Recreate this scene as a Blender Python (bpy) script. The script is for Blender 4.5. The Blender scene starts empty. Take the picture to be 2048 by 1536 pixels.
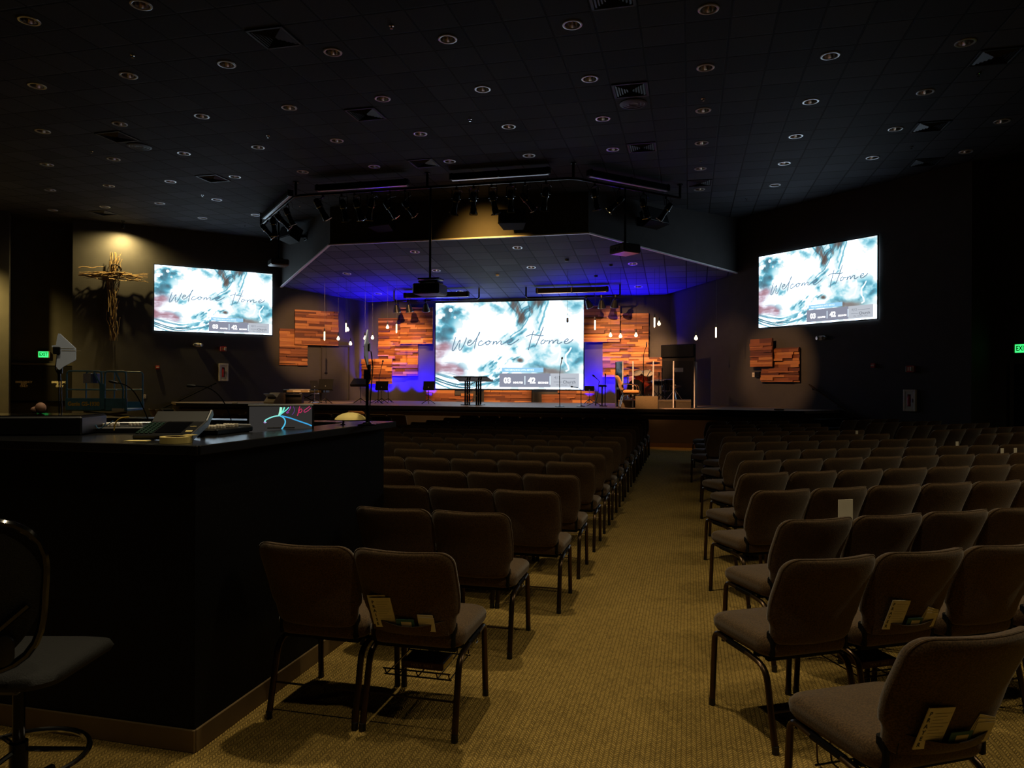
import bpy, bmesh, math, random
import numpy as np
from mathutils import Vector, Matrix, Euler

random.seed(11)
PI = math.pi
SC = bpy.context.scene
COL = SC.collection
rad = math.radians

# ------------------------------------------------------------------ camera model (metres, floor at z = 0)
FPX, CXP, CYP, EYE = 1446.7, 1024.0, 768.0, 1.62
YAW, PIT, ROL = .2405, .0004, .0050
def _axes():
    cy, sy = math.cos(YAW), math.sin(YAW)
    r, fw, u = Vector((cy, sy, 0)), Vector((-sy, cy, 0)), Vector((0, 0, 1))
    f2 = fw*math.cos(PIT)+u*math.sin(PIT); u2 = u*math.cos(PIT)-fw*math.sin(PIT)
    return r*math.cos(ROL)+u2*math.sin(ROL), u2*math.cos(ROL)-r*math.sin(ROL), f2
AXR, AXU, AXF = _axes()
ORG = Vector((0, 0, EYE))
def sight(px, py): return AXF + AXR*((px-CXP)/FPX) - AXU*((py-CYP)/FPX)
def onz(px, py, z): d = sight(px, py); return ORG + d*((z-EYE)/d.z)
def ony(px, py, y): d = sight(px, py); return ORG + d*(y/d.y)
def onp(px, py, nx, ny, o): d = sight(px, py); return ORG + d*(o/(nx*d.x+ny*d.y))
def ont(px, py, t): return ORG + sight(px, py)*t
KL, KR = 36.6, 24.1                      # side wall planes  y-x = KL   and   y+x = KR
def on_left(px, py): return onp(px, py, -1, 1, KL)
def on_right(px, py): return onp(px, py, 1, 1, KR)
CEIL = 6.632
SLOPE = .146
def stage_ceil_z(y): return 5.57-SLOPE*(y-18.72)
def on_slope(px, py):
    d = sight(px, py)                     # z = 5.57 - SLOPE (y-18.72)
    k = (5.57+SLOPE*18.72-EYE)/(d.z+SLOPE*d.y)
    return ORG+d*k

# ------------------------------------------------------------------ materials
def lin(c):
    out = []
    for v in c[:3]:
        v /= 255.0
        out.append(v/12.92 if v <= .04045 else ((v+.055)/1.055)**2.4)
    return tuple(out)+(1.0,)
MATS = {}
def mat(name, rgb, rough=.55, metal=0.0, var=.18, scale=9.0, bump=0.0, bscale=None, spec=.5, coat=0.0):
    if name in MATS: return MATS[name]
    m = bpy.data.materials.new(name); m.use_nodes = True
    nt = m.node_tree; n, l = nt.nodes, nt.links
    b = n['Principled BSDF']
    c = lin(rgb)
    tc = n.new('ShaderNodeTexCoord')
    ns = n.new('ShaderNodeTexNoise'); ns.inputs['Scale'].default_value = scale; ns.inputs['Detail'].default_value = 4
    l.new(tc.outputs['Object'], ns.inputs['Vector'])
    rp = n.new('ShaderNodeValToRGB'); e = rp.color_ramp.elements
    e[0].position, e[1].position = .3, .7
    e[0].color = tuple(v*(1-var) for v in c[:3])+(1,); e[1].color = tuple(min(1, v*(1+var)) for v in c[:3])+(1,)
    l.new(ns.outputs['Fac'], rp.inputs['Fac']); l.new(rp.outputs['Color'], b.inputs['Base Color'])
    b.inputs['Roughness'].default_value = rough; b.inputs['Metallic'].default_value = metal
    b.inputs['Specular IOR Level'].default_value = spec; b.inputs['Coat Weight'].default_value = coat
    if bump:
        n2 = n.new('ShaderNodeTexNoise'); n2.inputs['Scale'].default_value = bscale or scale*6; n2.inputs['Detail'].default_value = 3
        l.new(tc.outputs['Object'], n2.inputs['Vector'])
        bp = n.new('ShaderNodeBump'); bp.inputs['Strength'].default_value = bump; bp.inputs['Distance'].default_value = .01
        l.new(n2.outputs['Fac'], bp.inputs['Height']); l.new(bp.outputs['Normal'], b.inputs['Normal'])
    MATS[name] = m
    return m
def glow(name, rgb, strength):
    if name in MATS: return MATS[name]
    m = bpy.data.materials.new(name); m.use_nodes = True
    nt = m.node_tree; nt.nodes.clear()
    o = nt.nodes.new('ShaderNodeOutputMaterial'); e = nt.nodes.new('ShaderNodeEmission')
    e.inputs['Color'].default_value = lin(rgb); e.inputs['Strength'].default_value = strength
    nt.links.new(e.outputs[0], o.inputs[0]); MATS[name] = m
    return m
def math_node(n, l, op, a, b=None, c=None):
    x = n.new('ShaderNodeMath'); x.operation = op
    for i, v in enumerate((a, b, c)):
        if v is None: continue
        if isinstance(v, (int, float)): x.inputs[i].default_value = v
        else: l.new(v, x.inputs[i])
    return x.outputs[0]

def carpet_mat():
    m = bpy.data.materials.new('carpet_loop'); m.use_nodes = True
    nt = m.node_tree; n, l = nt.nodes, nt.links; b = n['Principled BSDF']
    tc = n.new('ShaderNodeTexCoord')
    wob = n.new('ShaderNodeTexNoise'); wob.inputs['Scale'].default_value = 55; wob.inputs['Detail'].default_value = 2
    l.new(tc.outputs['Object'], wob.inputs['Vector'])
    ad = n.new('ShaderNodeVectorMath'); ad.operation = 'MULTIPLY_ADD'
    ad.inputs[1].default_value = (.010, .010, 0)
    l.new(wob.outputs['Color'], ad.inputs[0]); l.new(tc.outputs['Object'], ad.inputs[2])
    sp = n.new('ShaderNodeSeparateXYZ'); l.new(ad.outputs[0], sp.inputs[0])
    col = math_node(n, l, 'DIVIDE', sp.outputs['X'], .022)                 # columns of loops
    ci = math_node(n, l, 'FLOOR', col); cf = math_node(n, l, 'SUBTRACT', col, ci)
    sgn = math_node(n, l, 'MULTIPLY_ADD', math_node(n, l, 'MODULO', math_node(n, l, 'ABSOLUTE', ci), 2.0), 2.0, -1.0)
    row = math_node(n, l, 'MULTIPLY_ADD', math_node(n, l, 'MULTIPLY', math_node(n, l, 'SUBTRACT', cf, .5), sgn), 1.5, math_node(n, l, 'DIVIDE', sp.outputs['Y'], .019))
    ri = math_node(n, l, 'FLOOR', row); rf = math_node(n, l, 'SUBTRACT', row, ri)
    e1 = math_node(n, l, 'MINIMUM', rf, math_node(n, l, 'SUBTRACT', 1.0, rf)); e2 = math_node(n, l, 'MINIMUM', cf, math_node(n, l, 'SUBTRACT', 1.0, cf))
    hgt = n.new('ShaderNodeMapRange'); hgt.inputs['From Max'].default_value = .34; hgt.interpolation_type = 'SMOOTHSTEP'
    l.new(math_node(n, l, 'MINIMUM', e1, math_node(n, l, 'MULTIPLY', e2, 1.5)), hgt.inputs['Value'])
    cv = n.new('ShaderNodeCombineXYZ'); l.new(ci, cv.inputs[0]); l.new(ri, cv.inputs[1])
    wn = n.new('ShaderNodeTexWhiteNoise'); wn.noise_dimensions = '2D'; l.new(cv.outputs[0], wn.inputs['Vector'])
    shade = math_node(n, l, 'MULTIPLY', math_node(n, l, 'MULTIPLY_ADD', hgt.outputs[0], .60, .40), math_node(n, l, 'MULTIPLY_ADD', wn.outputs['Value'], .5, .75))
    cr = n.new('ShaderNodeMix'); cr.data_type = 'RGBA'; cr.inputs[6].default_value = lin((52, 40, 17)); cr.inputs[7].default_value = lin((176, 146, 78))
    l.new(shade, cr.inputs[0])
    big = n.new('ShaderNodeTexNoise'); big.inputs['Scale'].default_value = 1.3; big.inputs['Detail'].default_value = 5
    l.new(tc.outputs['Object'], big.inputs['Vector'])
    mr = n.new('ShaderNodeMapRange'); mr.inputs['To Min'].default_value = .8; mr.inputs['To Max'].default_value = 1.2
    l.new(big.outputs['Fac'], mr.inputs['Value'])
    mx = n.new('ShaderNodeVectorMath'); mx.operation = 'SCALE'
    l.new(cr.outputs[2], mx.inputs[0]); l.new(mr.outputs[0], mx.inputs['Scale'])
    l.new(mx.outputs[0], b.inputs['Base Color'])
    b.inputs['Roughness'].default_value = .95; b.inputs['Specular IOR Level'].default_value = .15
    bp = n.new('ShaderNodeBump'); bp.inputs['Strength'].default_value = .8; bp.inputs['Distance'].default_value = .006
    l.new(hgt.outputs[0], bp.inputs['Height']); l.new(bp.outputs['Normal'], b.inputs['Normal'])
    return m

def tile_mat(name, rgb, x0, y0, cell=.6096, rough=.8, line=.018):
    """ceiling tiles in a suspended grid; x0, y0 is a tile corner in object space"""
    m = bpy.data.materials.new(name); m.use_nodes = True
    nt = m.node_tree; n, l = nt.nodes, nt.links; b = n['Principled BSDF']
    tc = n.new('ShaderNodeTexCoord'); sp = n.new('ShaderNodeSeparateXYZ'); l.new(tc.outputs['Object'], sp.inputs[0])
    edge = []
    cells = []
    for ax, o in (('X', x0), ('Y', y0)):
        u = math_node(n, l, 'DIVIDE', math_node(n, l, 'SUBTRACT', sp.outputs[ax], o), cell)
        fl = math_node(n, l, 'FLOOR', u); cells.append(fl)
        f = math_node(n, l, 'SUBTRACT', u, fl)
        edge.append(math_node(n, l, 'MINIMUM', f, math_node(n, l, 'SUBTRACT', 1.0, f)))
    d = math_node(n, l, 'MINIMUM', edge[0], edge[1])
    ln = n.new('ShaderNodeMapRange'); ln.inputs['From Min'].default_value = line; ln.inputs['From Max'].default_value = line*1.8
    l.new(d, ln.inputs['Value'])
    cv = n.new('ShaderNodeCombineXYZ'); l.new(cells[0], cv.inputs[0]); l.new(cells[1], cv.inputs[1])
    wn = n.new('ShaderNodeTexWhiteNoise'); wn.noise_dimensions = '2D'; l.new(cv.outputs[0], wn.inputs['Vector'])
    tone = n.new('ShaderNodeMapRange'); tone.inputs['To Min'].default_value = .72; tone.inputs['To Max'].default_value = 1.28
    l.new(wn.outputs['Value'], tone.inputs['Value'])
    ns = n.new('ShaderNodeTexNoise'); ns.inputs['Scale'].default_value = 45; ns.inputs['Detail'].default_value = 3
    l.new(tc.outputs['Object'], ns.inputs['Vector'])
    gr = n.new('ShaderNodeMapRange'); gr.inputs['To Min'].default_value = .8; gr.inputs['To Max'].default_value = 1.2
    l.new(ns.outputs['Fac'], gr.inputs['Value'])
    k = math_node(n, l, 'MULTIPLY', math_node(n, l, 'MULTIPLY', tone.outputs[0], gr.outputs[0]),
                  math_node(n, l, 'MULTIPLY_ADD', ln.outputs[0], .85, .15))
    rgbn = n.new('ShaderNodeRGB'); rgbn.outputs[0].default_value = lin(rgb)
    vs = n.new('ShaderNodeVectorMath'); vs.operation = 'SCALE'; l.new(rgbn.outputs[0], vs.inputs[0]); l.new(k, vs.inputs['Scale'])
    l.new(vs.outputs[0], b.inputs['Base Color'])
    b.inputs['Roughness'].default_value = rough; b.inputs['Specular IOR Level'].default_value = .25
    bp = n.new('ShaderNodeBump'); bp.inputs['Strength'].default_value = .6; bp.inputs['Distance'].default_value = .01
    l.new(ln.outputs[0], bp.inputs['Height']); l.new(bp.outputs['Normal'], b.inputs['Normal'])
    return m

def wood_mat():
    m = bpy.data.materials.new('reclaimed_wood'); m.use_nodes = True
    nt = m.node_tree; n, l = nt.nodes, nt.links; b = n['Principled BSDF']
    ge = n.new('ShaderNodeNewGeometry'); tc = n.new('ShaderNodeTexCoord')
    rp = n.new('ShaderNodeValToRGB'); e = rp.color_ramp.elements
    e[0].color = lin((98, 50, 26)); e[1].color = lin((206, 146, 84))
    for p, c in ((.22, (138, 80, 42)), (.45, (168, 104, 56)), (.62, (118, 62, 32)), (.8, (186, 124, 70))):
        x = rp.color_ramp.elements.new(p); x.color = lin(c)
    rp.color_ramp.interpolation = 'CONSTANT'
    l.new(ge.outputs['Random Per Island'], rp.inputs['Fac'])
    mp = n.new('ShaderNodeMapping'); mp.inputs['Scale'].default_value = (2.5, 20, 34); l.new(tc.outputs['Object'], mp.inputs['Vector'])
    ns = n.new('ShaderNodeTexNoise'); ns.inputs['Scale'].default_value = 1.5; ns.inputs['Detail'].default_value = 5; l.new(mp.outputs[0], ns.inputs['Vector'])
    gr = n.new('ShaderNodeMapRange'); gr.inputs['To Min'].default_value = .62; gr.inputs['To Max'].default_value = 1.25; l.new(ns.outputs['Fac'], gr.inputs['Value'])
    vs = n.new('ShaderNodeVectorMath'); vs.operation = 'SCALE'; l.new(rp.outputs['Color'], vs.inputs[0]); l.new(gr.outputs[0], vs.inputs['Scale'])
    l.new(vs.outputs[0], b.inputs['Base Color']); b.inputs['Roughness'].default_value = .6
    return m

def fabric_mat(name, rgb):
    m = bpy.data.materials.new(name); m.use_nodes = True
    nt = m.node_tree; n, l = nt.nodes, nt.links; b = n['Principled BSDF']
    tc = n.new('ShaderNodeTexCoord'); c = lin(rgb)
    ns = n.new('ShaderNodeTexNoise'); ns.inputs['Scale'].default_value = 170; ns.inputs['Detail'].default_value = 2
    l.new(tc.outputs['Object'], ns.inputs['Vector'])
    rp = n.new('ShaderNodeValToRGB'); e = rp.color_ramp.elements; e[0].position, e[1].position = .35, .68
    e[0].color = tuple(v*.55 for v in c[:3])+(1,); e[1].color = tuple(v*1.4 for v in c[:3])+(1,)
    l.new(ns.outputs['Fac'], rp.inputs['Fac'])
    n2 = n.new('ShaderNodeTexNoise'); n2.inputs['Scale'].default_value = 5; l.new(tc.outputs['Object'], n2.inputs['Vector'])
    mr = n.new('ShaderNodeMapRange'); mr.inputs['To Min'].default_value = .82; mr.inputs['To Max'].default_value = 1.18; l.new(n2.outputs['Fac'], mr.inputs['Value'])
    vs = n.new('ShaderNodeVectorMath'); vs.operation = 'SCALE'; l.new(rp.outputs['Color'], vs.inputs[0]); l.new(mr.outputs[0], vs.inputs['Scale'])
    l.new(vs.outputs[0], b.inputs['Base Color'])
    b.inputs['Roughness'].default_value = .95; b.inputs['Specular IOR Level'].default_value = .2
    b.inputs['Sheen Weight'].default_value = .25; b.inputs['Sheen Roughness'].default_value = .5
    bp = n.new('ShaderNodeBump'); bp.inputs['Strength'].default_value = .35; bp.inputs['Distance'].default_value = .003
    l.new(ns.outputs['Fac'], bp.inputs['Height']); l.new(bp.outputs['Normal'], b.inputs['Normal'])
    return m

def clear_mat(name, tint, gloss=.08):
    m = bpy.data.materials.new(name); m.use_nodes = True
    nt = m.node_tree; nt.nodes.clear(); n, l = nt.nodes, nt.links
    o = n.new('ShaderNodeOutputMaterial'); mx = n.new('ShaderNodeMixShader'); t = n.new('ShaderNodeBsdfTransparent'); g = n.new('ShaderNodeBsdfGlossy')
    t.inputs['Color'].default_value = lin(tint); g.inputs['Roughness'].default_value = .05
    fr = n.new('ShaderNodeFresnel'); fr.inputs['IOR'].default_value = 1.12
    l.new(math_node(n, l, 'ADD', fr.outputs[0], gloss), mx.inputs[0])
    l.new(t.outputs[0], mx.inputs[1]); l.new(g.outputs[0], mx.inputs[2]); l.new(mx.outputs[0], o.inputs[0])
    return m

PAINT = mat('charcoal_wall_paint', (72, 70, 70), .75, var=.08, scale=3, bump=.12, bscale=120, spec=.3)
STAGEPAINT = mat('stage_front_paint', (70, 60, 50), .7, var=.1, scale=2, spec=.3)
DOORPAINT = mat('door_paint', (58, 53, 50), .55, var=.08, scale=2, spec=.4)
BLACKDOOR = mat('black_door_paint', (16, 15, 15), .5, var=.1, scale=2, spec=.3)
BLACKLAM = mat('black_laminate', (14, 15, 17), .24, var=.15, scale=14, spec=.9)
BLACKPAINT = mat('black_paint', (6, 6, 7), .65, var=.2, scale=6, bump=.15, bscale=70, spec=.2)
BLACKMETAL = mat('black_metal', (16, 16, 17), .25, .75, var=.2, scale=12)
BLACKPLASTIC = mat('black_plastic', (9, 9, 10), .42, var=.2, scale=15)
BLACKGLOSS = mat('black_gloss', (8, 8, 9), .12, var=.1, scale=4, coat=.3)
CHROME = mat('chrome', (205, 205, 208), .14, 1.0, var=.06, scale=8)
ALU = mat('brushed_aluminium', (176, 178, 182), .34, 1.0, var=.1, scale=25)
BRONZE = mat('bronze_tube', (74, 58, 42), .3, .85, var=.15, scale=14)
RUBBER = mat('tan_rubber_base', (112, 92, 62), .6, var=.12, scale=5, spec=.3)
BROWNBASE = mat('brown_baseboard', (92, 66, 40), .6, var=.12, scale=3)
WHITE = mat('off_white_plastic', (214, 206, 190), .5, var=.06, scale=8)
CREAM = mat('cream_paper', (238, 216, 136), .75, var=.08, scale=16)
PAPER = mat('white_paper', (226, 218, 196), .85, var=.05, scale=12)
TEAL = mat('teal_card', (54, 104, 110), .7, var=.1, scale=14)
INK = mat('dark_green_ink', (58, 68, 52), .8, var=.1, scale=20)
GREYINK = mat('grey_ink', (160, 152, 134), .8, var=.1, scale=20)
RED = mat('red_plastic', (176, 28, 30), .45, var=.1, scale=10)
DARKRED = mat('dark_red_cover', (66, 18, 18), .55, var=.2, scale=12)
FABRIC = fabric_mat('brown_chair_fabric', (82, 62, 38))
TANFABRIC = fabric_mat('tan_chair_fabric', (196, 140, 84))
MESHFABRIC = mat('black_mesh_fabric', (5, 5, 5), .8, var=.3, scale=90, bump=.3, bscale=200)
WOOD = wood_mat()
CARPET = carpet_mat()
STAGECARPET = mat('stage_carpet', (120, 104, 88), .5, var=.15, scale=20, bump=.2, bscale=90, spec=.5)
ACRYLIC = clear_mat('clear_acrylic', (238, 240, 244), .03)
BLUEPAINT = mat('teal_lift_paint', (84, 134, 166), .4, var=.2, scale=7)
YELLOW = mat('yellow_paint', (226, 190, 70), .5, var=.08, scale=12)
TWIG = mat('bark_twig', (150, 124, 84), .8, var=.35, scale=30, bump=.4, bscale=140)
PADDLE = mat('pale_blue_paddle', (206, 220, 250), .5, var=.05, scale=6)
DRUMSHELL = mat('red_burst_lacquer', (132, 44, 22), .18, var=.5, scale=7, coat=.6)
DRUMSKIN = mat('black_drum_skin', (18, 18, 20), .35, var=.1, scale=6)
CLEARSKIN = mat('frosted_drum_skin', (190, 178, 160), .45, var=.06, scale=10)
BRASS = mat('cymbal_bronze', (196, 160, 96), .25, 1.0, var=.15, scale=30)
GOLDGREY = mat('keyboard_casing', (150, 128, 96), .4, var=.1, scale=10)
IVORY = mat('ivory_keys', (226, 214, 186), .4, var=.05, scale=12)
LAMPWARM = glow('warm_filament', (255, 214, 160), 7.0)
LAMPGLASS = mat('lamp_socket_black', (18, 16, 15), .4, var=.1)
EXITGREEN = glow('exit_green', (60, 255, 120), 1.6)
EXITDARK = mat('exit_sign_case', (170, 150, 96), .5, var=.08)
WHITEGLOW = glow('picture_white', (255, 255, 255), 2.2)
REFLECTOR = mat('lamp_reflector', (206, 196, 182), .2, 1.0, var=.08, scale=14)
TRIMWHITE = mat('light_trim', (216, 216, 222), .3, .6, var=.05, scale=12)
VENTBLACK = mat('vent_black', (38, 40, 45), .5, .3, var=.15, scale=12)
GREEN = mat('green_key', (36, 66, 56), .4, var=.15, scale=20)
BLUECABLE = mat('blue_cable', (60, 110, 150), .5, var=.1)
YELLOWCABLE = mat('yellow_cable', (206, 170, 60), .5, var=.1)
SKINTONE = mat('beige_clay', (150, 112, 92), .7, var=.15, scale=9)
PURPLESTRIP = mat('grey_trim_paint', (226, 226, 232), .4, var=.06, scale=6)

# ------------------------------------------------------------------ mesh building
class MB:
    def __init__(s): s.v, s.f, s.M = [], [], Matrix.Identity(4)
    def put(s, vs, fs):
        o = len(s.v); s.v += [tuple(s.M @ Vector(p)) for p in vs]; s.f += [tuple(i+o for i in f) for f in fs]; return s
    def box(s, c, d, b=0.0):
        x, y, z = c; hx, hy, hz = d[0]/2, d[1]/2, d[2]/2
        b = min(b, hx*.9, hy*.9, hz*.9)
        if b <= 0:
            vs = [(x+i*hx, y+j*hy, z+k*hz) for i in (-1, 1) for j in (-1, 1) for k in (-1, 1)]
            return s.put(vs, [(0, 1, 3, 2), (4, 6, 7, 5), (0, 4, 5, 1), (2, 3, 7, 6), (0, 2, 6, 4), (1, 5, 7, 3)])
        vs, ix = [], {}
        for i in (-1, 1):
            for j in (-1, 1):
                for k in (-1, 1):
                    for a in range(3):
                        q = [x+i*(hx-b), y+j*(hy-b), z+k*(hz-b)]
                        q[a] += (i, j, k)[a]*b
                        ix[i, j, k, a] = len(vs); vs.append(tuple(q))
        fs = []
        for a in range(3):
            b1, c1 = (a+1) % 3, (a+2) % 3
            for sg in (-1, 1):
                q = []
                for (p, r) in ((-1, -1), (1, -1), (1, 1), (-1, 1)):
                    t = [0, 0, 0]; t[a] = sg; t[b1] = p; t[c1] = r
                    q.append(ix[t[0], t[1], t[2], a])
                fs.append(tuple(q))
            for p in (-1, 1):
                for r in (-1, 1):
                    q = []
                    for sg, ax in ((-1, b1), (-1, c1), (1, c1), (1, b1)):
                        t = [0, 0, 0]; t[a] = sg; t[b1] = p; t[c1] = r
                        q.append(ix[t[0], t[1], t[2], ax])
                    fs.append(tuple(q))
        for i in (-1, 1):
            for j in (-1, 1):
                for k in (-1, 1):
                    fs.append(tuple(ix[i, j, k, a] for a in range(3)))
        return s.put(vs, fs)
    def rings(s, rs, caps=True, closed=False):
        n = len(rs[0]); vs = [p for r in rs for p in r]; fs = []
        m = len(rs)
        for i in range(m if closed else m-1):
            a, b = i*n, ((i+1) % m)*n
            for j in range(n): fs.append((a+j, a+(j+1) % n, b+(j+1) % n, b+j))
        if caps and not closed:
            fs.append(tuple(range(n-1, -1, -1))); fs.append(tuple(range((m-1)*n, m*n)))
        return s.put(vs, fs)
    def tube(s, pts, r, n=8, closed=False, flat=1.0):
        pts = [Vector(p) for p in pts]; rs = []; m = len(pts)
        rr = r if isinstance(r, (list, tuple)) else [r]*m
        prev = None
        for i, p in enumerate(pts):
            if closed: t = (pts[(i+1) % m]-pts[i-1])
            else: t = pts[min(i+1, m-1)]-pts[max(i-1, 0)]
            t = t.normalized() if t.length > 1e-9 else Vector((0, 0, 1))
            if prev is None:
                a = Vector((0, 0, 1)) if abs(t.z) < .9 else Vector((1, 0, 0))
                u = t.cross(a).normalized()
            else:
                u = prev - t*prev.dot(t)
                u = u.normalized() if u.length > 1e-6 else t.cross(Vector((0, 0, 1))).normalized()
            prev = u; w = t.cross(u)
            rs.append([tuple(p+u*(rr[i]*math.cos(2*PI*k/n))+w*(rr[i]*flat*math.sin(2*PI*k/n))) for k in range(n)])
        return s.rings(rs, True, closed)
    def cyl(s, a, b, r, r2=None, n=14): return s.tube([a, b], [r, r if r2 is None else r2], n)
    def lathe(s, prof, n=20, axis=None, org=(0, 0, 0), caps=True):
        """profile (radius, distance along axis)"""
        ax = Vector(axis or (0, 0, 1)).normalized(); org = Vector(org)
        h = Vector((0, 0, 1)) if abs(ax.z) < .9 else Vector((1, 0, 0))
        u = ax.cross(h).normalized(); w = ax.cross(u)
        return s.rings([[tuple(org+ax*d+u*(max(r, 1e-4)*math.cos(2*PI*k/n))+w*(max(r, 1e-4)*math.sin(2*PI*k/n))) for k in range(n)] for r, d in prof], caps)
    def prism(s, poly, y0, y1):
        """polygon in x,z pushed from y0 to y1"""
        n = len(poly)
        vs = [(x, y0, z) for x, z in poly]+[(x, y1, z) for x, z in poly]
        fs = [tuple(range(n)), tuple(range(2*n-1, n-1, -1))]+[(i, i+n, (i+1) % n+n, (i+1) % n) for i in range(n)]
        return s.put(vs, fs)
    def slab(s, poly, z0, z1):
        n = len(poly)
        vs = [(x, y, z0) for x, y in poly]+[(x, y, z1) for x, y in poly]
        fs = [tuple(range(n-1, -1, -1)), tuple(range(n, 2*n))]+[(i, (i+1) % n, (i+1) % n+n, i+n) for i in range(n)]
        return s.put(vs, fs)
    def ball(s, c, r, n=14, m=9, sc=(1, 1, 1)):
        c = Vector(c); rs = []
        for i in range(m+1):
            a = PI*i/m; q = max(math.sin(a), 1e-3)
            rs.append([(c.x+r*sc[0]*q*math.cos(2*PI*k/n), c.y+r*sc[1]*q*math.sin(2*PI*k/n), c.z-r*sc[2]*math.cos(a)) for k in range(n)])
        return s.rings(rs)
    def quad(s, a, b, c, d): return s.put([a, b, c, d], [(0, 1, 2, 3)])

def link(o, parent=None):
    COL.objects.link(o)
    if parent is not None: o.parent = parent
    return o
def obj(name, mb, m, parent=None, loc=None, rot=None, smooth=35, fixn=True):
    me = bpy.data.meshes.new(name); me.from_pydata(mb.v, [], mb.f)
    if fixn:
        bm = bmesh.new(); bm.from_mesh(me); bmesh.ops.recalc_face_normals(bm, faces=bm.faces); bm.to_mesh(me); bm.free()
    me.materials.append(m)
    if smooth:
        me.polygons.foreach_set('use_smooth', [True]*len(me.polygons)); me.set_sharp_from_angle(angle=rad(smooth))
    me.update()
    o = link(bpy.data.objects.new(name, me), parent)
    if loc is not None: o.location = loc
    if rot is not None: o.rotation_euler = rot if isinstance(rot, (tuple, list, Euler)) else (0, 0, rot)
    return o
def tag(o, label=None, cat=None, group=None, kind=None):
    if label: o['label'] = label
    if cat: o['category'] = cat
    if group: o['group'] = group
    if kind: o['kind'] = kind
    return o
def thing(name, label, cat, loc=(0, 0, 0), rz=0.0, group=None, rot=None):
    o = link(bpy.data.objects.new(name, None)); o.location = loc
    o.rotation_euler = rot if rot is not None else (0, 0, rz)
    o.empty_display_size = .1
    return tag(o, label, cat, group)
def struct(o): return tag(o, kind='structure')
def copy_tree(o, parent=None):
    c = o.copy(); COL.objects.link(c)
    if parent is not None: c.parent = parent
    for ch in list(o.children): copy_tree(ch, c)
    return c
def text_mesh(body, size, bold=0.0, align='CENTER', depth=.0):
    cu = bpy.data.curves.new('t', 'FONT'); cu.body = body; cu.size = size; cu.align_x = align; cu.align_y = 'CENTER'
    cu.offset = bold; cu.extrude = depth; cu.resolution_u = 3; cu.space_line = .85
    o = bpy.data.objects.new('t', cu); COL.objects.link(o)
    dg = bpy.context.evaluated_depsgraph_get()
    me = bpy.data.meshes.new_from_object(o.evaluated_get(dg))
    bpy.data.objects.remove(o); bpy.data.curves.remove(cu)
    return me
def lettering(body, size, m, parent, loc, rot=(PI/2, 0, 0), bold=0.0, align='CENTER', name='lettering', sx=1.0):
    me = text_mesh(body, size, bold, align); me.name = name
    me.materials.clear(); me.materials.append(m)
    o = link(bpy.data.objects.new(name, me), parent); o.location = loc; o.rotation_euler = rot; o.scale = (sx, 1, 1)
    return o
ORD = 'zeroth first second third fourth fifth sixth seventh eighth ninth tenth eleventh twelfth thirteenth fourteenth fifteenth sixteenth'.split()
# ------------------------------------------------------------------ camera
cam = bpy.data.cameras.new('camera'); cam.sensor_width = 36; cam.lens = FPX/2048*36; cam.clip_start = .05; cam.clip_end = 200
co = link(bpy.data.objects.new('camera', cam))
co.matrix_world = Matrix.Translation(ORG) @ Matrix((AXR, AXU, -AXF)).transposed().to_4x4()
SC.camera = co
SC.view_settings.view_transform = 'Standard'; SC.view_settings.look = 'None'
SC.view_settings.exposure = 0.0; SC.view_settings.gamma = 1.0; SC.view_settings.use_curve_mapping = False
w = bpy.data.worlds.new('World'); SC.world = w; w.use_nodes = True
w.node_tree.nodes['Background'].inputs[0].default_value = (.0, .0, .0, 1); w.node_tree.nodes['Background'].inputs[1].default_value = 0
SC.cycles.max_bounces = 6; SC.cycles.diffuse_bounces = 3; SC.cycles.glossy_bounces = 3; SC.cycles.transmission_bounces = 4
SC.cycles.transparent_max_bounces = 12; SC.cycles.caustics_reflective = False; SC.cycles.caustics_refractive = False
SC.cycles.sample_clamp_indirect = 4

# ------------------------------------------------------------------ floor, ceilings, walls
struct(obj('floor', MB().quad((-27, -6, 0), (13, -6, 0), (13, 27, 0), (-27, 27, 0)), CARPET, smooth=0))

LX0, LY0, LSP = .2228, 8.144, 1.8288                 # downlight grid
CELL = .6096
def grid_with_holes(x0, y0, nx, ny, holes, r):
    """tile cells as quads; a cell in holes gets a round opening of radius r at its centre"""
    mb = MB(); vid = {}
    def V(i, j):
        if (i, j) not in vid: vid[i, j] = len(mb.v); mb.v.append((x0+i*CELL, y0+j*CELL, 0))
        return vid[i, j]
    for i in range(nx):
        for j in range(ny):
            c = [V(i, j), V(i+1, j), V(i+1, j+1), V(i, j+1)]
            if (i, j) not in holes: mb.f.append(tuple(c)); continue
            cx, cy = x0+(i+.5)*CELL, y0+(j+.5)*CELL; n = 24; b = len(mb.v)
            mb.v += [(cx+r*math.cos(2*PI*k/n+PI*1.25), cy+r*math.sin(2*PI*k/n+PI*1.25), 0) for k in range(n)]
            q = n//4
            for s_ in range(4):
                a = c[s_]; d = c[(s_+1) % 4]
                for k in range(q):
                    i0, i1 = b+s_*q+k, b+(s_*q+k+1) % n
                    if k < q//2: mb.f.append((a, i1, i0))
                    else: mb.f.append((d, i1, i0))
                mb.f.append((a, d, b+s_*q+q//2))
    return mb
RLIGHT = .115
light_px = [[(-5, 0), (-4, 0), (-3, 0), (-2, 0), (-1, 0), (0, 0)]]
lights = []
rowx = {0: (-4, 0), 1: (-6, 0), 2: (-7, 2), 3: (-8, 2), 4: (-9, 3), 5: (-10, 3), 6: (-8, 1)}
rows_lights = [[-5, -4], list(range(-6, 1)), list(range(-7, 3)), list(range(-8, 3)), list(range(-9, 4)), [-10, -9, -8, -7, 0, 1, 2, 3], [-8, -7, 0, 1]]
NX, NY = 62, 54
gx0 = LX0-.5*CELL-42*CELL; gy0 = LY0-.5*CELL-21*CELL
holes = {}
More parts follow.
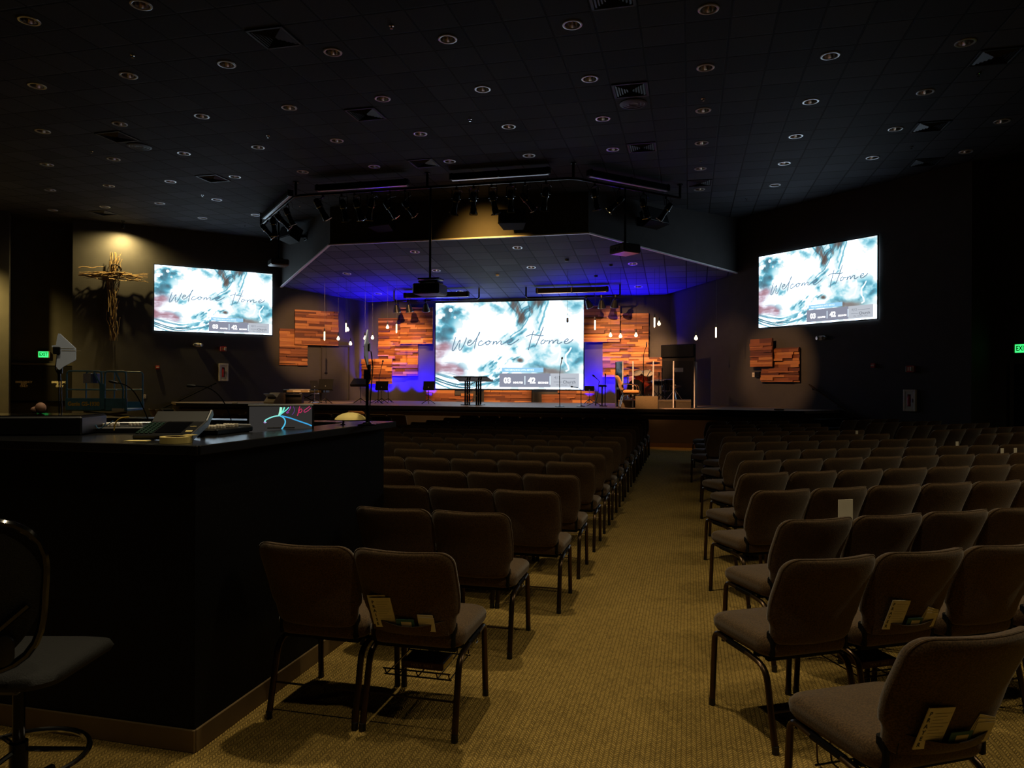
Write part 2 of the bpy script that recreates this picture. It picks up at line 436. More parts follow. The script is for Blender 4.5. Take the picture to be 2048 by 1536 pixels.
for j, r_ in enumerate(rows_lights):
    for i in r_:
        X, Y = LX0+i*LSP, LY0+j*LSP
        holes[(round((X-gx0)/CELL-.5), round((Y-gy0)/CELL-.5))] = (X, Y, i, j)
cg = grid_with_holes(gx0, gy0, NX, NY, holes, RLIGHT)
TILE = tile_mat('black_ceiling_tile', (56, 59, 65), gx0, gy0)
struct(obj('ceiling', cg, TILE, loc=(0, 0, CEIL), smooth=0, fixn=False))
# stage ceiling: sloping tile field clipped to the stage outline
sl = math.sqrt(1+SLOPE*SLOPE)
stage_lights_px = [(835, 504), (1035, 495), (695, 546), (874, 541), (1062, 534), (1264, 526), (760, 586), (922, 582), (1094, 577), (1276, 572)]
ref = on_slope(1035, 495)
def to_uv(p): return (p.x-ref.x, (p.y-ref.y)*sl)
sx0, sy0 = -.5*CELL-24*CELL, -.5*CELL-6*CELL
sh = {}
for q in stage_lights_px:
    u, v = to_uv(on_slope(*q)); i, j = round((u-sx0)/CELL-.5), round((v-sy0)/CELL-.5)
    sh[(i, j)] = (sx0+(i+.5)*CELL, sy0+(j+.5)*CELL)
sg = grid_with_holes(sx0, sy0, 40, 20, sh, RLIGHT)
me = bpy.data.meshes.new('ceiling_stage'); me.from_pydata(sg.v, [], sg.f)
bm = bmesh.new(); bm.from_mesh(me)
outline = [(-9.94, 18.74), (-2.57, 18.74), (1.3, 22.6), (1.25, 22.85), (-.85, 24.95), (-11.65, 24.95), (-13.95, 22.72)]
for k in range(len(outline)):
    a, b = outline[k], outline[(k+1) % len(outline)]
    a, b = Vector((a[0]-ref.x, (a[1]-ref.y)*sl, 0)), Vector((b[0]-ref.x, (b[1]-ref.y)*sl, 0))
    nrm = Vector((b.y-a.y, -(b.x-a.x), 0)).normalized()
    bmesh.ops.bisect_plane(bm, geom=bm.verts[:]+bm.edges[:]+bm.faces[:], plane_co=a, plane_no=nrm, clear_outer=True)
bm.to_mesh(me); bm.free()
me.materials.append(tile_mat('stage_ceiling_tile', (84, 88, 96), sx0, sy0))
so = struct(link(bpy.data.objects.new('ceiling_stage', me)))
so.location = ref; so.rotation_euler = (-math.atan(SLOPE), 0, 0)
def slope_world(u, v): return so.location + Euler(so.rotation_euler).to_matrix() @ Vector((u, v, 0))

def wall_run(name, x0, x1, side, z0=0.0, z1=CEIL+.02, off=0.0, thick=.2, m=PAINT):
    """a straight stretch of a 45 degree side wall between two world x values; off moves it back"""
    if side == 'left': p0, p1, nv = Vector((x0, x0+KL)), Vector((x1, x1+KL)), Vector((-.7071, .7071))
    else: p0, p1, nv = Vector((x0, KR-x0)), Vector((x1, KR-x1)), Vector((.7071, .7071))
    a, b = p0+nv*off, p1+nv*off
    c, d = b+nv*thick, a+nv*thick
    return struct(obj(name, MB().slab([a, b, c, d], z0, z1), m, smooth=0))
XLA = on_left(145, 600).x; XLB = on_left(18, 600).x
XRA = on_right(1943, 640).x; XRB = XRA+1.75
wall_run('wall_left', XLA, -11.5, 'left')
wall_run('wall_left_far', -25, XLB, 'left')
DEPTH = .9
wall_run('wall_left_alcove', XLB-.1, XLA+.1, 'left', off=DEPTH)
wall_run('wall_right', 1.16, XRA, 'right')
wall_run('wall_right_stage', -1.05, 1.3, 'right', off=.16)
wall_run('wall_right_alcove', XRA-.1, XRB+.1, 'right', off=DEPTH)
wall_run('wall_right_far', XRB, 12.5, 'right')
def ret(name, x, side, sgn):
    if side == 'left': p, nv, al = Vector((x, x+KL)), Vector((-.7071, .7071)), Vector((.7071, .7071))
    else: p, nv, al = Vector((x, KR-x)), Vector((.7071, .7071)), Vector((.7071, -.7071))
    a, b = p+nv*.19, p+nv*(DEPTH+.05); t = al*(.12*sgn)
    struct(obj(name, MB().slab([a, b, b+t, a+t], 0, CEIL+.02), PAINT, smooth=0))
ret('wall_left_return', XLA, 'left', 1); ret('wall_left_return_far', XLB, 'left', -1)
ret('wall_right_return', XRA, 'right', -1); ret('wall_right_return_far', XRB, 'right', 1)
struct(obj('wall_back', MB().box((-6.27, 25.05, 2.5), (11.6, .2, 5.2)), PAINT, smooth=0))
struct(obj('wall_rear', MB().box((-7, -6, 3.3), (40, .2, 6.7)), PAINT, smooth=0))
struct(obj('wall_east', MB().box((13, 5, 3.3), (.2, 22, 6.7)), PAINT, smooth=0))
struct(obj('wall_west', MB().box((-27, 3, 3.3), (.2, 18, 6.7)), PAINT, smooth=0))
# dropped fascia over the stage
struct(obj('wall_fascia_center', MB().box((-6.255, 18.80, (5.57+CEIL)/2+.01), (7.37, .16, CEIL-5.57+.02)), PAINT, smooth=0))
def wing(name, p, q, zb0, zb1):
    p, q = Vector(p), Vector(q); L = (q-p).length; ang = math.atan2(q.y-p.y, q.x-p.x)
    return struct(obj(name, MB().prism([(0, zb0), (L, zb1), (L, CEIL+.02), (0, CEIL+.02)], 0, .16), PAINT, loc=(p.x, p.y, 0), rot=ang, smooth=0)), L, ang
RW = (1.36, 22.65); LW = (-13.91, 22.69)
wing('wall_fascia_right', (-2.57, 18.72), RW, 5.57, stage_ceil_z(RW[1]))
wing('wall_fascia_left', LW, (-9.94, 18.72), stage_ceil_z(LW[1]), 5.57)
def strip(name, a, b, w_=.05, h_=.035):
    a, b = Vector(a), Vector(b); ang = math.atan2(b.y-a.y, b.x-a.x); L = (b.xy-a.xy).length
    mb = MB(); dz = b.z-a.z
    mb.put([(0, -w_, -h_), (L, -w_, dz-h_), (L, w_*.5, dz-h_), (0, w_*.5, -h_), (0, -w_, 0), (L, -w_, dz), (L, w_*.5, dz), (0, w_*.5, 0)],
           [(0, 3, 2, 1), (4, 5, 6, 7), (0, 1, 5, 4), (1, 2, 6, 5), (2, 3, 7, 6), (3, 0, 4, 7)])
    return struct(obj(name, mb, PURPLESTRIP, loc=a, rot=ang, smooth=0))
strip('trim_1', (-9.94, 18.72, 5.575), (-2.57, 18.72, 5.575))
strip('trim_2', (-2.57, 18.72, 5.575), (RW[0], RW[1], stage_ceil_z(RW[1])+.005))
strip('trim_3', (LW[0], LW[1], stage_ceil_z(LW[1])+.005), (-9.94, 18.72, 5.575))
# stage
SZ, SF = .995, 19.25
SLX, SRX = -15.6, 3.0
EL, ER = (-15.33, SF-.07), (2.75, SF-.07)                 # front corners of the stage
kl_ = (KL-(EL[1]-EL[0]))/2-.005; kr_ = (KR-(ER[0]+ER[1]))/2-.005
poly = [EL, ER, (ER[0]+kr_, ER[1]+kr_), (-.86, 24.94), (-11.65, 24.94), (EL[0]-kl_, EL[1]+kl_)]
struct(obj('stage_floor', MB().slab(poly, SZ-.07, SZ), STAGECARPET, smooth=0))
p2 = [(EL[0]+.03, SF), (ER[0]-.03, SF), (ER[0]+kr_-.07, ER[1]+kr_-.03), (-.9, 24.9), (-11.6, 24.9), (EL[0]-kl_+.07, EL[1]+kl_-.03)]
SLX, SRX = EL[0], ER[0]
struct(obj('wall_stage_front', MB().slab(p2, 0, SZ-.071), STAGEPAINT, smooth=0))
struct(obj('trim_4', MB().box(((SLX+SRX)/2, SF-.055, SZ-.045), (SRX-SLX+.06, .05, .09), .006), BLACKPAINT, smooth=0))
struct(obj('trim_5', MB().box(((SLX+SRX)/2, SF-.03, SZ-.165), (SRX-SLX-.1, .055, .03), .005), BLACKPAINT, smooth=0))
struct(obj('baseboard_stage', MB().box(((SLX+SRX)/2, SF-.012, .055), (SRX-SLX-.1, .02, .11)), BROWNBASE, smooth=0))
# right side of the stage front is a black return; steps along both side walls
def steps(name, o, ang, flip, label):
    mb = MB()
    for k in range(4):
        h = SZ-.2*(k+1)
        x0 = (.06+.3*k)*flip; x1 = (.06+.3*(k+1))*flip
        mb.box(((x0+x1)/2, -.66, h/2), (.3, 1.2, h), .008)
    return tag(obj(name, mb, BLACKPAINT, loc=o, rot=ang, smooth=0), label, 'steps')
steps('stage_steps', (ER[0]+kr_-.02, ER[1]+kr_-.03, 0), -PI/4, 1, 'black carpeted steps climbing to the stage under the handrail on the right wall')
steps('stage_steps', (EL[0]-kl_+.02, EL[1]+kl_-.03, 0), PI/4, -1, 'black carpeted steps climbing to the stage under the handrail on the left wall')
def rail(a, b, side, label):
    a, b = Vector(a), Vector(b); nv = Vector((.7071, -.7071, 0)) if side == 'left' else Vector((-.7071, -.7071, 0))
    a, b = a+nv*.07, b+nv*.07
    t = thing('handrail', label, 'handrail', a)
    mb = MB(); d = (b-a); mb.tube([(0, 0, 0), tuple(d)], .021, 10); obj('rail', mb, BLACKMETAL if side == 'left' else BRONZE, t)
    for k in (.08, .6):
        m2 = MB(); q = d*k; m2.tube([tuple(q+Vector((0, 0, -.02))), tuple(q+Vector((0, 0, -.07))), tuple(q-nv*.068+Vector((0, 0, -.07)))], .009, 6)
        obj('bracket', m2, BLACKMETAL, t)
rail(on_right(1621, 769), on_right(1720, 837), 'right', 'sloping handrail fixed to the right wall above the stage steps')
rail(on_left(432, 766), on_left(310, 824), 'left', 'sloping handrail fixed to the left wall above the stage steps')

# ------------------------------------------------------------------ doors
def put_on(px, py, side, off=0.0):
    """point on a side wall and the z rotation for things mounted there (x along the wall, -y to the room)"""
    if side == 'left': return onp(px, py, -1, 1, KL+off*1.4142), PI/4
    if side == 'right': return onp(px, py, 1, 1, KR+off*1.4142), -PI/4
    return ony(px, py, 24.95+off), 0.0
def exit_doors(n, x_mid, side, writing):
    nv = Vector((-.7071, .7071, 0)) if side == 'left' else Vector((.7071, .7071, 0))
    base = Vector((x_mid, x_mid+KL, 0)) if side == 'left' else Vector((x_mid, KR-x_mid, 0))
    base = base+nv*(DEPTH-.01)
    t = struct(link(bpy.data.objects.new('door_%d' % n, None))); t.location = base; t.rotation_euler = (0, 0, PI/4 if side == 'left' else -PI/4)
    fr = MB(); fr.box((-.97, -.03, 1.07), (.07, .08, 2.14)); fr.box((.97, -.03, 1.07), (.07, .08, 2.14)); fr.box((0, -.03, 2.17), (2.01, .08, .07))
    obj('door_frame', fr, PAINT, t, smooth=0)
    for s_ in (-1, 1):
        lf = obj('door_leaf', MB().box((s_*.465, -.03, 1.06), (.92, .045, 2.11), .004), BLACKDOOR, t, smooth=0)
        obj('push_bar', MB().box((s_*.465, -.085, 1.0), (.7, .05, .06), .01), BLACKMETAL, lf)
        if writing: lettering('EMERGENCY\nEXIT\nONLY', .075, WHITE, lf, (s_*.465, -.056, 1.55), bold=.004)
    return t
exit_doors(1, (XLA+XLB)/2, 'left', True)
exit_doors(2, (XRA+XRB)/2+.12, 'right', False)
# flush door beside the stage
p, rz = put_on(671, 800, 'left')
t = struct(link(bpy.data.objects.new('door_3', None))); t.location = (p.x, p.y, SZ); t.rotation_euler = (0, 0, rz)
fr = MB(); fr.box((-.51, -.02, 1.0), (.04, .05, 2.0)); fr.box((.51, -.02, 1.0), (.04, .05, 2.0)); fr.box((0, -.02, 2.0), (1.06, .05, .04))
obj('door_frame', fr, DOORPAINT, t, smooth=0)
obj('door_leaf', MB().box((0, -.006, .985), (.98, .03, 1.95), .003), PAINT, t, smooth=0)
obj('handle', MB().tube([(-.42, -.02, 1.0), (-.42, -.07, 1.0), (-.32, -.07, 1.0)], .012, 8), BLACKMETAL, t)

# ------------------------------------------------------------------ downlights and other ceiling fittings
def downlight():
    t = thing('downlight', 'x', 'ceiling light', (0, 0, 0), 0, 'recessed downlights in the ceiling grid')
    mb = MB(); n = 28
    prof = [(.108, .004), (.108, -.010), (.120, -.014), (.138, -.010), (.142, -.001), (.142, .002)]
    mb.lathe(prof, n, caps=False); obj('trim_ring', mb, TRIMWHITE, t)
    rf = MB().lathe([(.112, 0), (.105, .05), (.085, .11), (.05, .16), (.01, .175)], 24, caps=False); obj('reflector', rf, REFLECTOR, t)
    lp = MB(); lp.cyl((-.02, 0, .16), (-.02, 0, .045), .014, n=8); lp.cyl((.022, 0, .16), (.022, 0, .05), .014, n=8); lp.box((0, .0, .15), (.09, .02, .02))
    obj('lamp', lp, WHITE, t)
    return t
dl = None
bydist = sorted(holes.values(), key=lambda q: (q[3], q[2]))
for (X, Y, i, j) in bydist:
    o = downlight() if dl is None else copy_tree(dl)
    dl = dl or o
    o.location = (X, Y, CEIL)
    side = 'straight over the aisle' if i == 0 else ('%s left of the aisle line' % ORD[-i] if i < 0 else '%s right of the aisle line' % ORD[i])
    o['label'] = 'round ceiling downlight, %s row from the camera, %s' % (ORD[j+1], side)
for k, (u, v) in enumerate(sh.values()):
    o = copy_tree(dl); o.location = slope_world(u, v); o.rotation_euler = so.rotation_euler
    o['group'] = 'recessed downlights in the stage ceiling'
ss = sorted([o for o in bpy.data.objects if o.get('group') == 'recessed downlights in the stage ceiling'], key=lambda o: (round(o.location.y, 1), o.location.x))
rowy = []
for o in ss:
    if not rowy or abs(rowy[-1][0]-o.location.y) > .5: rowy.append([o.location.y, 0])
    rowy[-1][1] += 1
    o['label'] = 'round downlight in the sloped stage ceiling, %s row from the arch, %s from the left' % (ORD[len(rowy)], ORD[rowy[-1][1]])

def snap(p):
    i, j = round((p.x-gx0)/CELL-.5), round((p.y-gy0)/CELL-.5)
    return Vector((gx0+(i+.5)*CELL, gy0+(j+.5)*CELL, CEIL))
def vent():
    t = thing('ceiling_vent', 'x', 'air vent', (0, 0, 0), 0, 'square vents in the black ceiling')
    fr = MB()
    for a in range(4):
        fr.M = Matrix.Rotation(a*PI/2, 4, 'Z'); fr.box((0, .275, -.008), (.59, .04, .014), .003)
    obj('frame', fr, VENTBLACK, t)
    sl_ = MB()
    for a in range(4):
        sl_.M = Matrix.Rotation(a*PI/2, 4, 'Z')
        for q in range(1, 6):
            y = .255-.043*q; sl_.put([(-y-.03, y+.03, -.004), (y+.03, y+.03, -.004), (y, y, -.02), (-y, y, -.02)], [(0, 1, 2, 3)])
    obj('grille', sl_, VENTBLACK, t, smooth=0)
    return t
VENTS = [((550, 73), 'above the front downlights, left of centre'), ((234, 272), 'toward the left wall beside a round grille'), ((427, 356), 'between the downlights ahead of the left light pipe'),
         ((735, 229), 'in the middle left of the ceiling'), ((850, 328), 'just before the centre light pipe'), ((1261, 180), 'in the right middle of the ceiling, larger of the aisle pair'),
         ((1285, 295), 'farther along from the aisle pair, toward the stage'), ((1399, 366), 'closest to the end of the right light pipe'), ((1860, 252), 'over the right block near the wall'),
         ((1850, 321), 'over the far right chairs against the wall'), ((1982, 112), 'at the far right edge of the ceiling'), ((1230, 5), 'at the top centre edge of the view'), ((210, 424), 'over the cross on the left')]
vt = None
for q, lab in VENTS:
    o = vent() if vt is None else copy_tree(vt)
    vt = vt or o
    o.location = snap(onz(q[0], q[1], CEIL)); o['label'] = 'black square ceiling vent, '+lab
for q, lab in (((285, 293), 'flat round black grille in the ceiling beside the left vent'), ((1265, 205), 'flat round black grille in the ceiling below the aisle vent')):
    p = snap(onz(q[0], q[1], CEIL))
    mb = MB(); mb.lathe([(.24, 0), (.24, -.012), (.2, -.02), (.19, -.012), (.14, -.016), (.13, -.009), (.08, -.014), (.07, -.008), (.01, -.012)], 32, caps=False)
    tag(obj('ceiling_speaker', mb, VENTBLACK, loc=p), lab, 'ceiling speaker')
SPR = [(783, 51), (265, 110), (183, 302), (536, 271), (940, 238), (1406, 197), (405, 390), (1402, 322), (1823, 293), (1763, 357), (1493, 397), (1957, 147), (600, 413), (490, 450)]
for k, q in enumerate(SPR):
    p = onz(q[0], q[1], CEIL)
    mb = MB(); mb.lathe([(.035, 0), (.035, -.008), (.012, -.012), (.010, -.04), (.022, -.042), (.022, -.046), (.002, -.047)], 12, caps=False)
    row = 'near the top of the view' if q[1] < 160 else ('half way down the ceiling' if q[1] < 310 else 'far down the ceiling toward the stage')
    hor = 'far left' if q[0] < 300 else ('left' if q[0] < 650 else ('centre' if q[0] < 1100 else ('right of centre' if q[0] < 1600 else 'far right')))
    tag(obj('sprinkler', mb, CHROME, loc=p), 'small chrome fire sprinkler head, %s, %s%s' % (hor, row, ', lower of two' if k in (13,) else ''), 'sprinkler', 'sprinkler heads in the ceiling')
mics = [(1134, 519), (1128, 506), (995, 549), (1222, 529), (900, 515)]
for k, q in enumerate([(1134, 519), (995, 549), (1222, 529), (1192, 551)]):
    p = on_slope(*q)
    mb = MB(); mb.lathe([(.06, .0), (.06, -.025), (.045, -.05), (.01, -.06)], 16, caps=False)
    tag(obj('smoke_detector', mb, WHITE if k == 1 else BLACKPLASTIC, loc=p), ['black dome in the stage ceiling right of centre', 'pale smoke detector in the stage ceiling above the screen', 'black dome in the stage ceiling near the right projector', 'black dome in the stage ceiling behind the hanging microphone wire'][k], 'ceiling device')
# ------------------------------------------------------------------ projection screens
PICGAIN = 1.5
def vnoise(x, y, seed):
    rs = np.random.RandomState(seed); g = rs.rand(64, 64)
    xi, yi = np.floor(x).astype(int), np.floor(y).astype(int); fx, fy = x-xi, y-yi
    fx, fy = fx*fx*(3-2*fx), fy*fy*(3-2*fy)
    a = g[yi % 64, xi % 64]; b = g[yi % 64, (xi+1) % 64]; c = g[(yi+1) % 64, xi % 64]; d = g[(yi+1) % 64, (xi+1) % 64]
    return (a*(1-fx)+b*fx)*(1-fy)+(c*(1-fx)+d*fx)*fy
def fbm(x, y, seed, o=4):
    s, a, t = 0, .5, 0
    for k in range(o):
        s = s+a*vnoise(x*2**k, y*2**k, seed+k); t += a; a *= .5
    return s/t
def smooth(a, b, x):
    t = np.clip((x-a)/(b-a), 0, 1); return t*t*(3-2*t)
def seg_dist(u, v, pts, asp):
    """distance to a polyline and the running parameter along it"""
    best = np.full(u.shape, 9.0); par = np.zeros(u.shape)
    n = len(pts)-1
    for i in range(n):
        (ax, ay), (bx, by) = pts[i], pts[i+1]
        dx, dy = (bx-ax)*asp, by-ay; px, py = (u-ax)*asp, v-ay
        t = np.clip((px*dx+py*dy)/(dx*dx+dy*dy+1e-9), 0, 1)
        d = np.hypot(px-t*dx, py-t*dy); m = d < best
        best = np.where(m, d, best); par = np.where(m, (i+t)/n, par)
    return best, par
def paint_screen(nu, nv):
    """a marbled water picture, rows from the top; returns linear rgb where 1 is full white"""
    v, u = np.mgrid[0:nv, 0:nu]; u = u/(nu-1); v = v/(nv-1); asp = 1.74
    wu = u+.05*(fbm(u*5, v*4, 3)-.5)+.02*(fbm(u*17, v*12, 5)-.5); wv = v+.08*(fbm(u*5+9, v*4, 8)-.5)+.03*(fbm(u*15, v*11, 9)-.5)
    def G(cu, cv, ru, rv): return np.exp(-((wu-cu)/ru)**2-((wv-cv)/rv)**2)
    def S(z): return sum(a*G(cu, cv, ru, rv) for cu, cv, ru, rv, a in z)
    tl = S([(.13, .07, .10, .10, 1.0), (.05, .20, .07, .11, .9), (.21, .06, .05, .07, .6), (.03, .32, .05, .07, .7), (.10, .32, .025, .025, .8), (.04, .42, .06, .06, .9), (.31, .03, .07, .05, .6), (.42, .05, .05, .07, .7), (.21, .56, .035, .05, .8), (.10, .60, .05, .03, .5)])
    red = S([(.03, .52, .085, .075, 1.0), (.00, .66, .05, .11, 1.1), (.09, .76, .085, .07, 1.05), (.17, .81, .05, .05, .7)])
    plume = S([(.53, .05, .05, .10, .8), (.585, .13, .04, .15, 1.05), (.65, .10, .07, .15, .75), (.72, .08, .045, .15, .8), (.575, .26, .02, .06, 1.0), (.70, .30, .025, .09, .7), (.60, .36, .06, .05, .6), (.52, .45, .06, .05, .85), (.50, .40, .04, .05, .5), (.66, .50, .04, .05, .9), (.55, .53, .04, .03, .6)])
    low = S([(.43, .66, .05, .06, .7), (.36, .74, .05, .06, .55), (.46, .82, .06, .10, .8), (.38, .90, .07, .08, .7), (.57, .67, .055, .035, .9)])
    hor = S([(.10, .93, .16, .075, 1.0), (.27, .95, .12, .05, .9), (.02, .88, .05, .06, .6)])
    rt = S([(.70, .57, .06, .09, .9), (.82, .64, .13, .10, .8), (.95, .66, .08, .13, .75), (.93, .03, .10, .07, .9), (.89, .57, .04, .05, .5), (.72, .74, .10, .04, .5)])
    brn = S([(.80, .80, .13, .055, 1.05), (.577, .683, .022, .026, 1.6), (.565, .10, .016, .06, .9), (.585, .20, .018, .07, 1.2), (.705, .02, .03, .045, .7), (.665, .12, .012, .04, .8), (.53, .04, .015, .05, .6)])
    iso = fbm(u*11+3, v*8, 21); det = fbm(u*26, v*18, 25)
    p1 = (u*asp*.55+v*.85)+.06*(fbm(u*6, v*5, 31)-.5); q1 = (u*asp*.85-v*.55)+.05*(fbm(u*4+7, v*4, 35)-.5)
    dia = fbm(q1*5, p1*34, 41); dia2 = fbm(p1*4, q1*30+5, 44)     # strokes along both diagonals
    vert = fbm(u*46+v*9+3*(fbm(u*5, v*4, 35)-.5)*2, v*5+u*3, 46); up_ = smooth(.2, .34, v); mix = vert*(1-up_)+fbm(p1*30, q1*5, 48)*up_
    bow = v-.10*np.sin(np.clip(u/.42, 0, 1)*PI)*.9+.02*(fbm(u*9, v*7, 52)-.5)
    hz = fbm(u*5, bow*60, 55)
    D = tl*(.25+1.35*smooth(.36, .62, .6*iso+.4*det))+red*(.55+.75*smooth(.40, .58, .5*iso+.5*fbm(u*7, v*26, 61)))+plume*(.45+1.5*smooth(.43, .62, mix*.7+.3*iso))
    D = D+low*(.15+2.0*smooth(.46, .62, .7*fbm(p1*26, q1*5, 47)+.3*det))+hor*(.1+1.6*smooth(.44, .58, hz))+rt*(.4+.95*smooth(.36, .64, iso*.7+.3*det))+brn*1.0
    D = D+.35*smooth(.57, .70, iso)+.16*smooth(.54, .66, dia2)*G(.55, .4, .2, .35)
    for pts in ([(.845, .50), (.85, .60), (.83, .67), (.80, .70)], [(.925, .54), (.895, .62), (.885, .69), (.90, .76), (.885, .78)]):
        d, q = seg_dist(wu, wv, pts, asp); D = D*smooth(.002, .013, d)
    for pts, w_ in (([(.77, -.02), (.765, .09), (.755, .18), (.73, .26), (.715, .33)], .011), ([(.47, -.02), (.515, .06), (.545, .11)], .010), ([(.64, .02), (.65, .12), (.63, .22), (.585, .33), (.52, .40)], .007), ([(.56, .0), (.60, .1), (.605, .18), (.59, .25)], .007)):
        d, q = seg_dist(wu, wv, pts, asp); D = D+(1-smooth(w_*.5, w_*1.5, d))*.8
    L = 1.12-1.0*(1-np.exp(-1.05*D))-.12*brn
    ramp = [(-.2, (62, 46, 44)), (.08, (96, 74, 72)), (.22, (78, 112, 128)), (.40, (96, 172, 196)), (.58, (160, 220, 236)), (.76, (226, 250, 255)), (.92, (255, 255, 255))]
    rr = [(-.2, (120, 76, 84)), (.10, (140, 92, 102)), (.35, (176, 136, 150)), (.6, (214, 196, 214)), (.76, (244, 240, 250)), (.92, (255, 255, 255))]
    br = [(-.2, (70, 62, 58)), (.10, (104, 94, 90)), (.30, (136, 128, 126)), (.55, (170, 196, 200)), (.76, (226, 248, 252)), (.92, (255, 255, 255))]
    def look(r):
        xs = [a for a, _ in r]; return np.stack([np.interp(L, xs, [c[i] for _, c in r]) for i in range(3)], -1)
    wr = np.clip(red*1.3, 0, 1)[..., None]; wb = np.clip(brn*1.2, 0, 1)[..., None]
    img = look(ramp)*(1-wr)+look(rr)*wr; img = img*(1-wb)+look(br)*wb
    for cu, cv, r_, s in ((.105, .085, .026, 1), (.145, .045, .02, .6), (.03, .155, .036, 1), (.056, .14, .022, .9), (.012, .06, .024, .7), (.135, .17, .02, .8), (.2, .115, .022, .4), (.17, .2, .018, .6)):
        d = np.hypot((u-cu)*asp, v-cv); m = ((1-smooth(r_*.75, r_, d))*s)[..., None]; img = img*(1-m)+255*m
    c = np.clip(img/255, 0, 1); c = np.where(c <= .04045, c/12.92, ((c+.055)/1.055)**2.4)
    hot = smooth(.9, 1.0, c.min(-1))[..., None]
    return c/PICGAIN*(1+.45*hot*np.array([1.6, 2.6, 3.6]))
SWID, SHGT = 5.40, 3.10
def picture_material():
    m = bpy.data.materials.new('projected_picture'); m.use_nodes = True
    nt = m.node_tree; nt.nodes.clear(); n, l = nt.nodes, nt.links
    o = n.new('ShaderNodeOutputMaterial'); e = n.new('ShaderNodeEmission'); a = n.new('ShaderNodeVertexColor'); a.layer_name = 'picture'
    l.new(a.outputs['Color'], e.inputs['Color']); e.inputs['Strength'].default_value = 1.5; l.new(e.outputs[0], o.inputs[0])
    return m
def screen_surface(nu=340, nv=196):
    img = paint_screen(nu, nv)
    xs = np.linspace(-SWID/2, SWID/2, nu); zs = np.linspace(SHGT, 0, nv)
    vs = np.zeros((nv, nu, 3)); vs[..., 0] = xs[None, :]; vs[..., 2] = zs[:, None]
    i = (np.arange(nv-1)[:, None]*nu+np.arange(nu-1)[None, :]).ravel()
    fs = np.stack([i, i+nu, i+nu+1, i+1], 1)
    me = bpy.data.meshes.new('picture'); me.from_pydata(vs.reshape(-1, 3).tolist(), [], fs.tolist())
    at = me.color_attributes.new('picture', 'FLOAT_COLOR', 'POINT')
    at.data.foreach_set('color', np.concatenate([img.reshape(-1, 3), np.ones((nu*nv, 1))], 1).astype(np.float32).ravel())
    me.materials.append(picture_material()); me.update()
    return me
PANELGREY = glow('caption_slate', (142, 146, 164), 1.0); PANELPALE = glow('caption_pale', (190, 196, 206), 1.0); BARBLUE = glow('caption_blue', (150, 205, 240), 1.1)
SCRIPT = glow('script_grey', (108, 136, 158), 1.0); CAPWHITE = glow('caption_white', (255, 255, 255), 1.6); CAPDARK = glow('caption_dark', (74, 80, 92), .9); CAPMID = glow('caption_mid', (120, 126, 138), 1.0)
BARTEXT = glow('bar_text', (222, 242, 255), 1.3)
ZX = lambda x: -SWID/2+(x-190)/1682*SWID
ZZ = lambda y: SHGT-(y-150)/975*SHGT
HAND = [  # pen strokes of the greeting, in the picture's own units
 [(428, 538), (410, 600), (392, 660), (386, 690), (398, 697), (418, 676), (452, 616), (476, 575), (484, 572), (474, 620), (466, 672), (472, 692), (490, 684), (520, 640), (548, 575), (556, 543)],
 [(572, 606), (596, 600), (612, 588), (606, 574), (588, 576), (570, 600), (566, 626), (580, 638), (606, 630), (640, 600), (680, 545), (708, 498), (713, 484), (703, 492), (682, 545), (660, 610), (650, 652), (648, 676)],
 [(742, 592), (728, 582), (708, 594), (692, 620), (696, 640), (720, 640), (762, 616), (790, 592)],
 [(812, 584), (788, 596), (778, 618), (792, 632), (816, 622), (832, 602), (826, 588), (812, 584), (822, 598), (850, 596)],
 [(872, 586), (866, 610), (858, 634), (874, 606), (898, 588), (908, 594), (900, 632), (920, 604), (948, 586), (960, 592), (950, 622), (964, 630), (1000, 608), (1030, 600)],
 [(1030, 604), (1056, 598), (1076, 584), (1066, 570), (1044, 578), (1028, 602), (1034, 628), (1060, 632), (1100, 612), (1140, 586), (1160, 568)],
 [(1322, 478), (1306, 530), (1288, 600), (1272, 660), (1266, 692)], [(1236, 545), (1268, 526), (1310, 520), (1360, 528), (1400, 536), (1436, 530)], [(1432, 436), (1412, 492), (1382, 570), (1352, 636), (1338, 656), (1332, 642)],
 [(1440, 578), (1418, 588), (1402, 612), (1412, 628), (1438, 618), (1452, 596), (1444, 582), (1456, 596), (1490, 590)],
 [(1502, 584), (1496, 606), (1488, 630), (1504, 602), (1530, 582), (1542, 590), (1532, 628), (1552, 600), (1582, 580), (1596, 588), (1584, 618), (1598, 628), (1640, 606)],
 [(1668, 604), (1692, 598), (1710, 582), (1700, 570), (1680, 578), (1662, 602), (1668, 624), (1692, 626), (1730, 606), (1754, 584), (1760, 574)]]
def ribbon(pts, w_):
    """a flat pen stroke; pts in x,z"""
    # smooth the polyline
    P = [Vector(p) for p in pts]
    for _ in range(2):
        Q = [P[0]]
        for a, b in zip(P, P[1:]): Q += [a*.75+b*.25, a*.25+b*.75]
        P = Q+[P[-1]]
    mb = MB(); n = len(P); vs = []
    for i, p in enumerate(P):
        t = (P[min(i+1, n-1)]-P[max(i-1, 0)]); t = t.normalized() if t.length else Vector((1, 0)); nn = Vector((-t.y, t.x))*w_/2
        vs += [(p.x+nn.x, 0, p.y+nn.y), (p.x-nn.x, 0, p.y-nn.y)]
    mb.put(vs, [(2*i, 2*i+1, 2*i+3, 2*i+2) for i in range(n-1)])
    return mb
def flat(x0, x1, z0, z1, y=0): return MB().quad((x0, y, z0), (x1, y, z0), (x1, y, z1), (x0, y, z1))
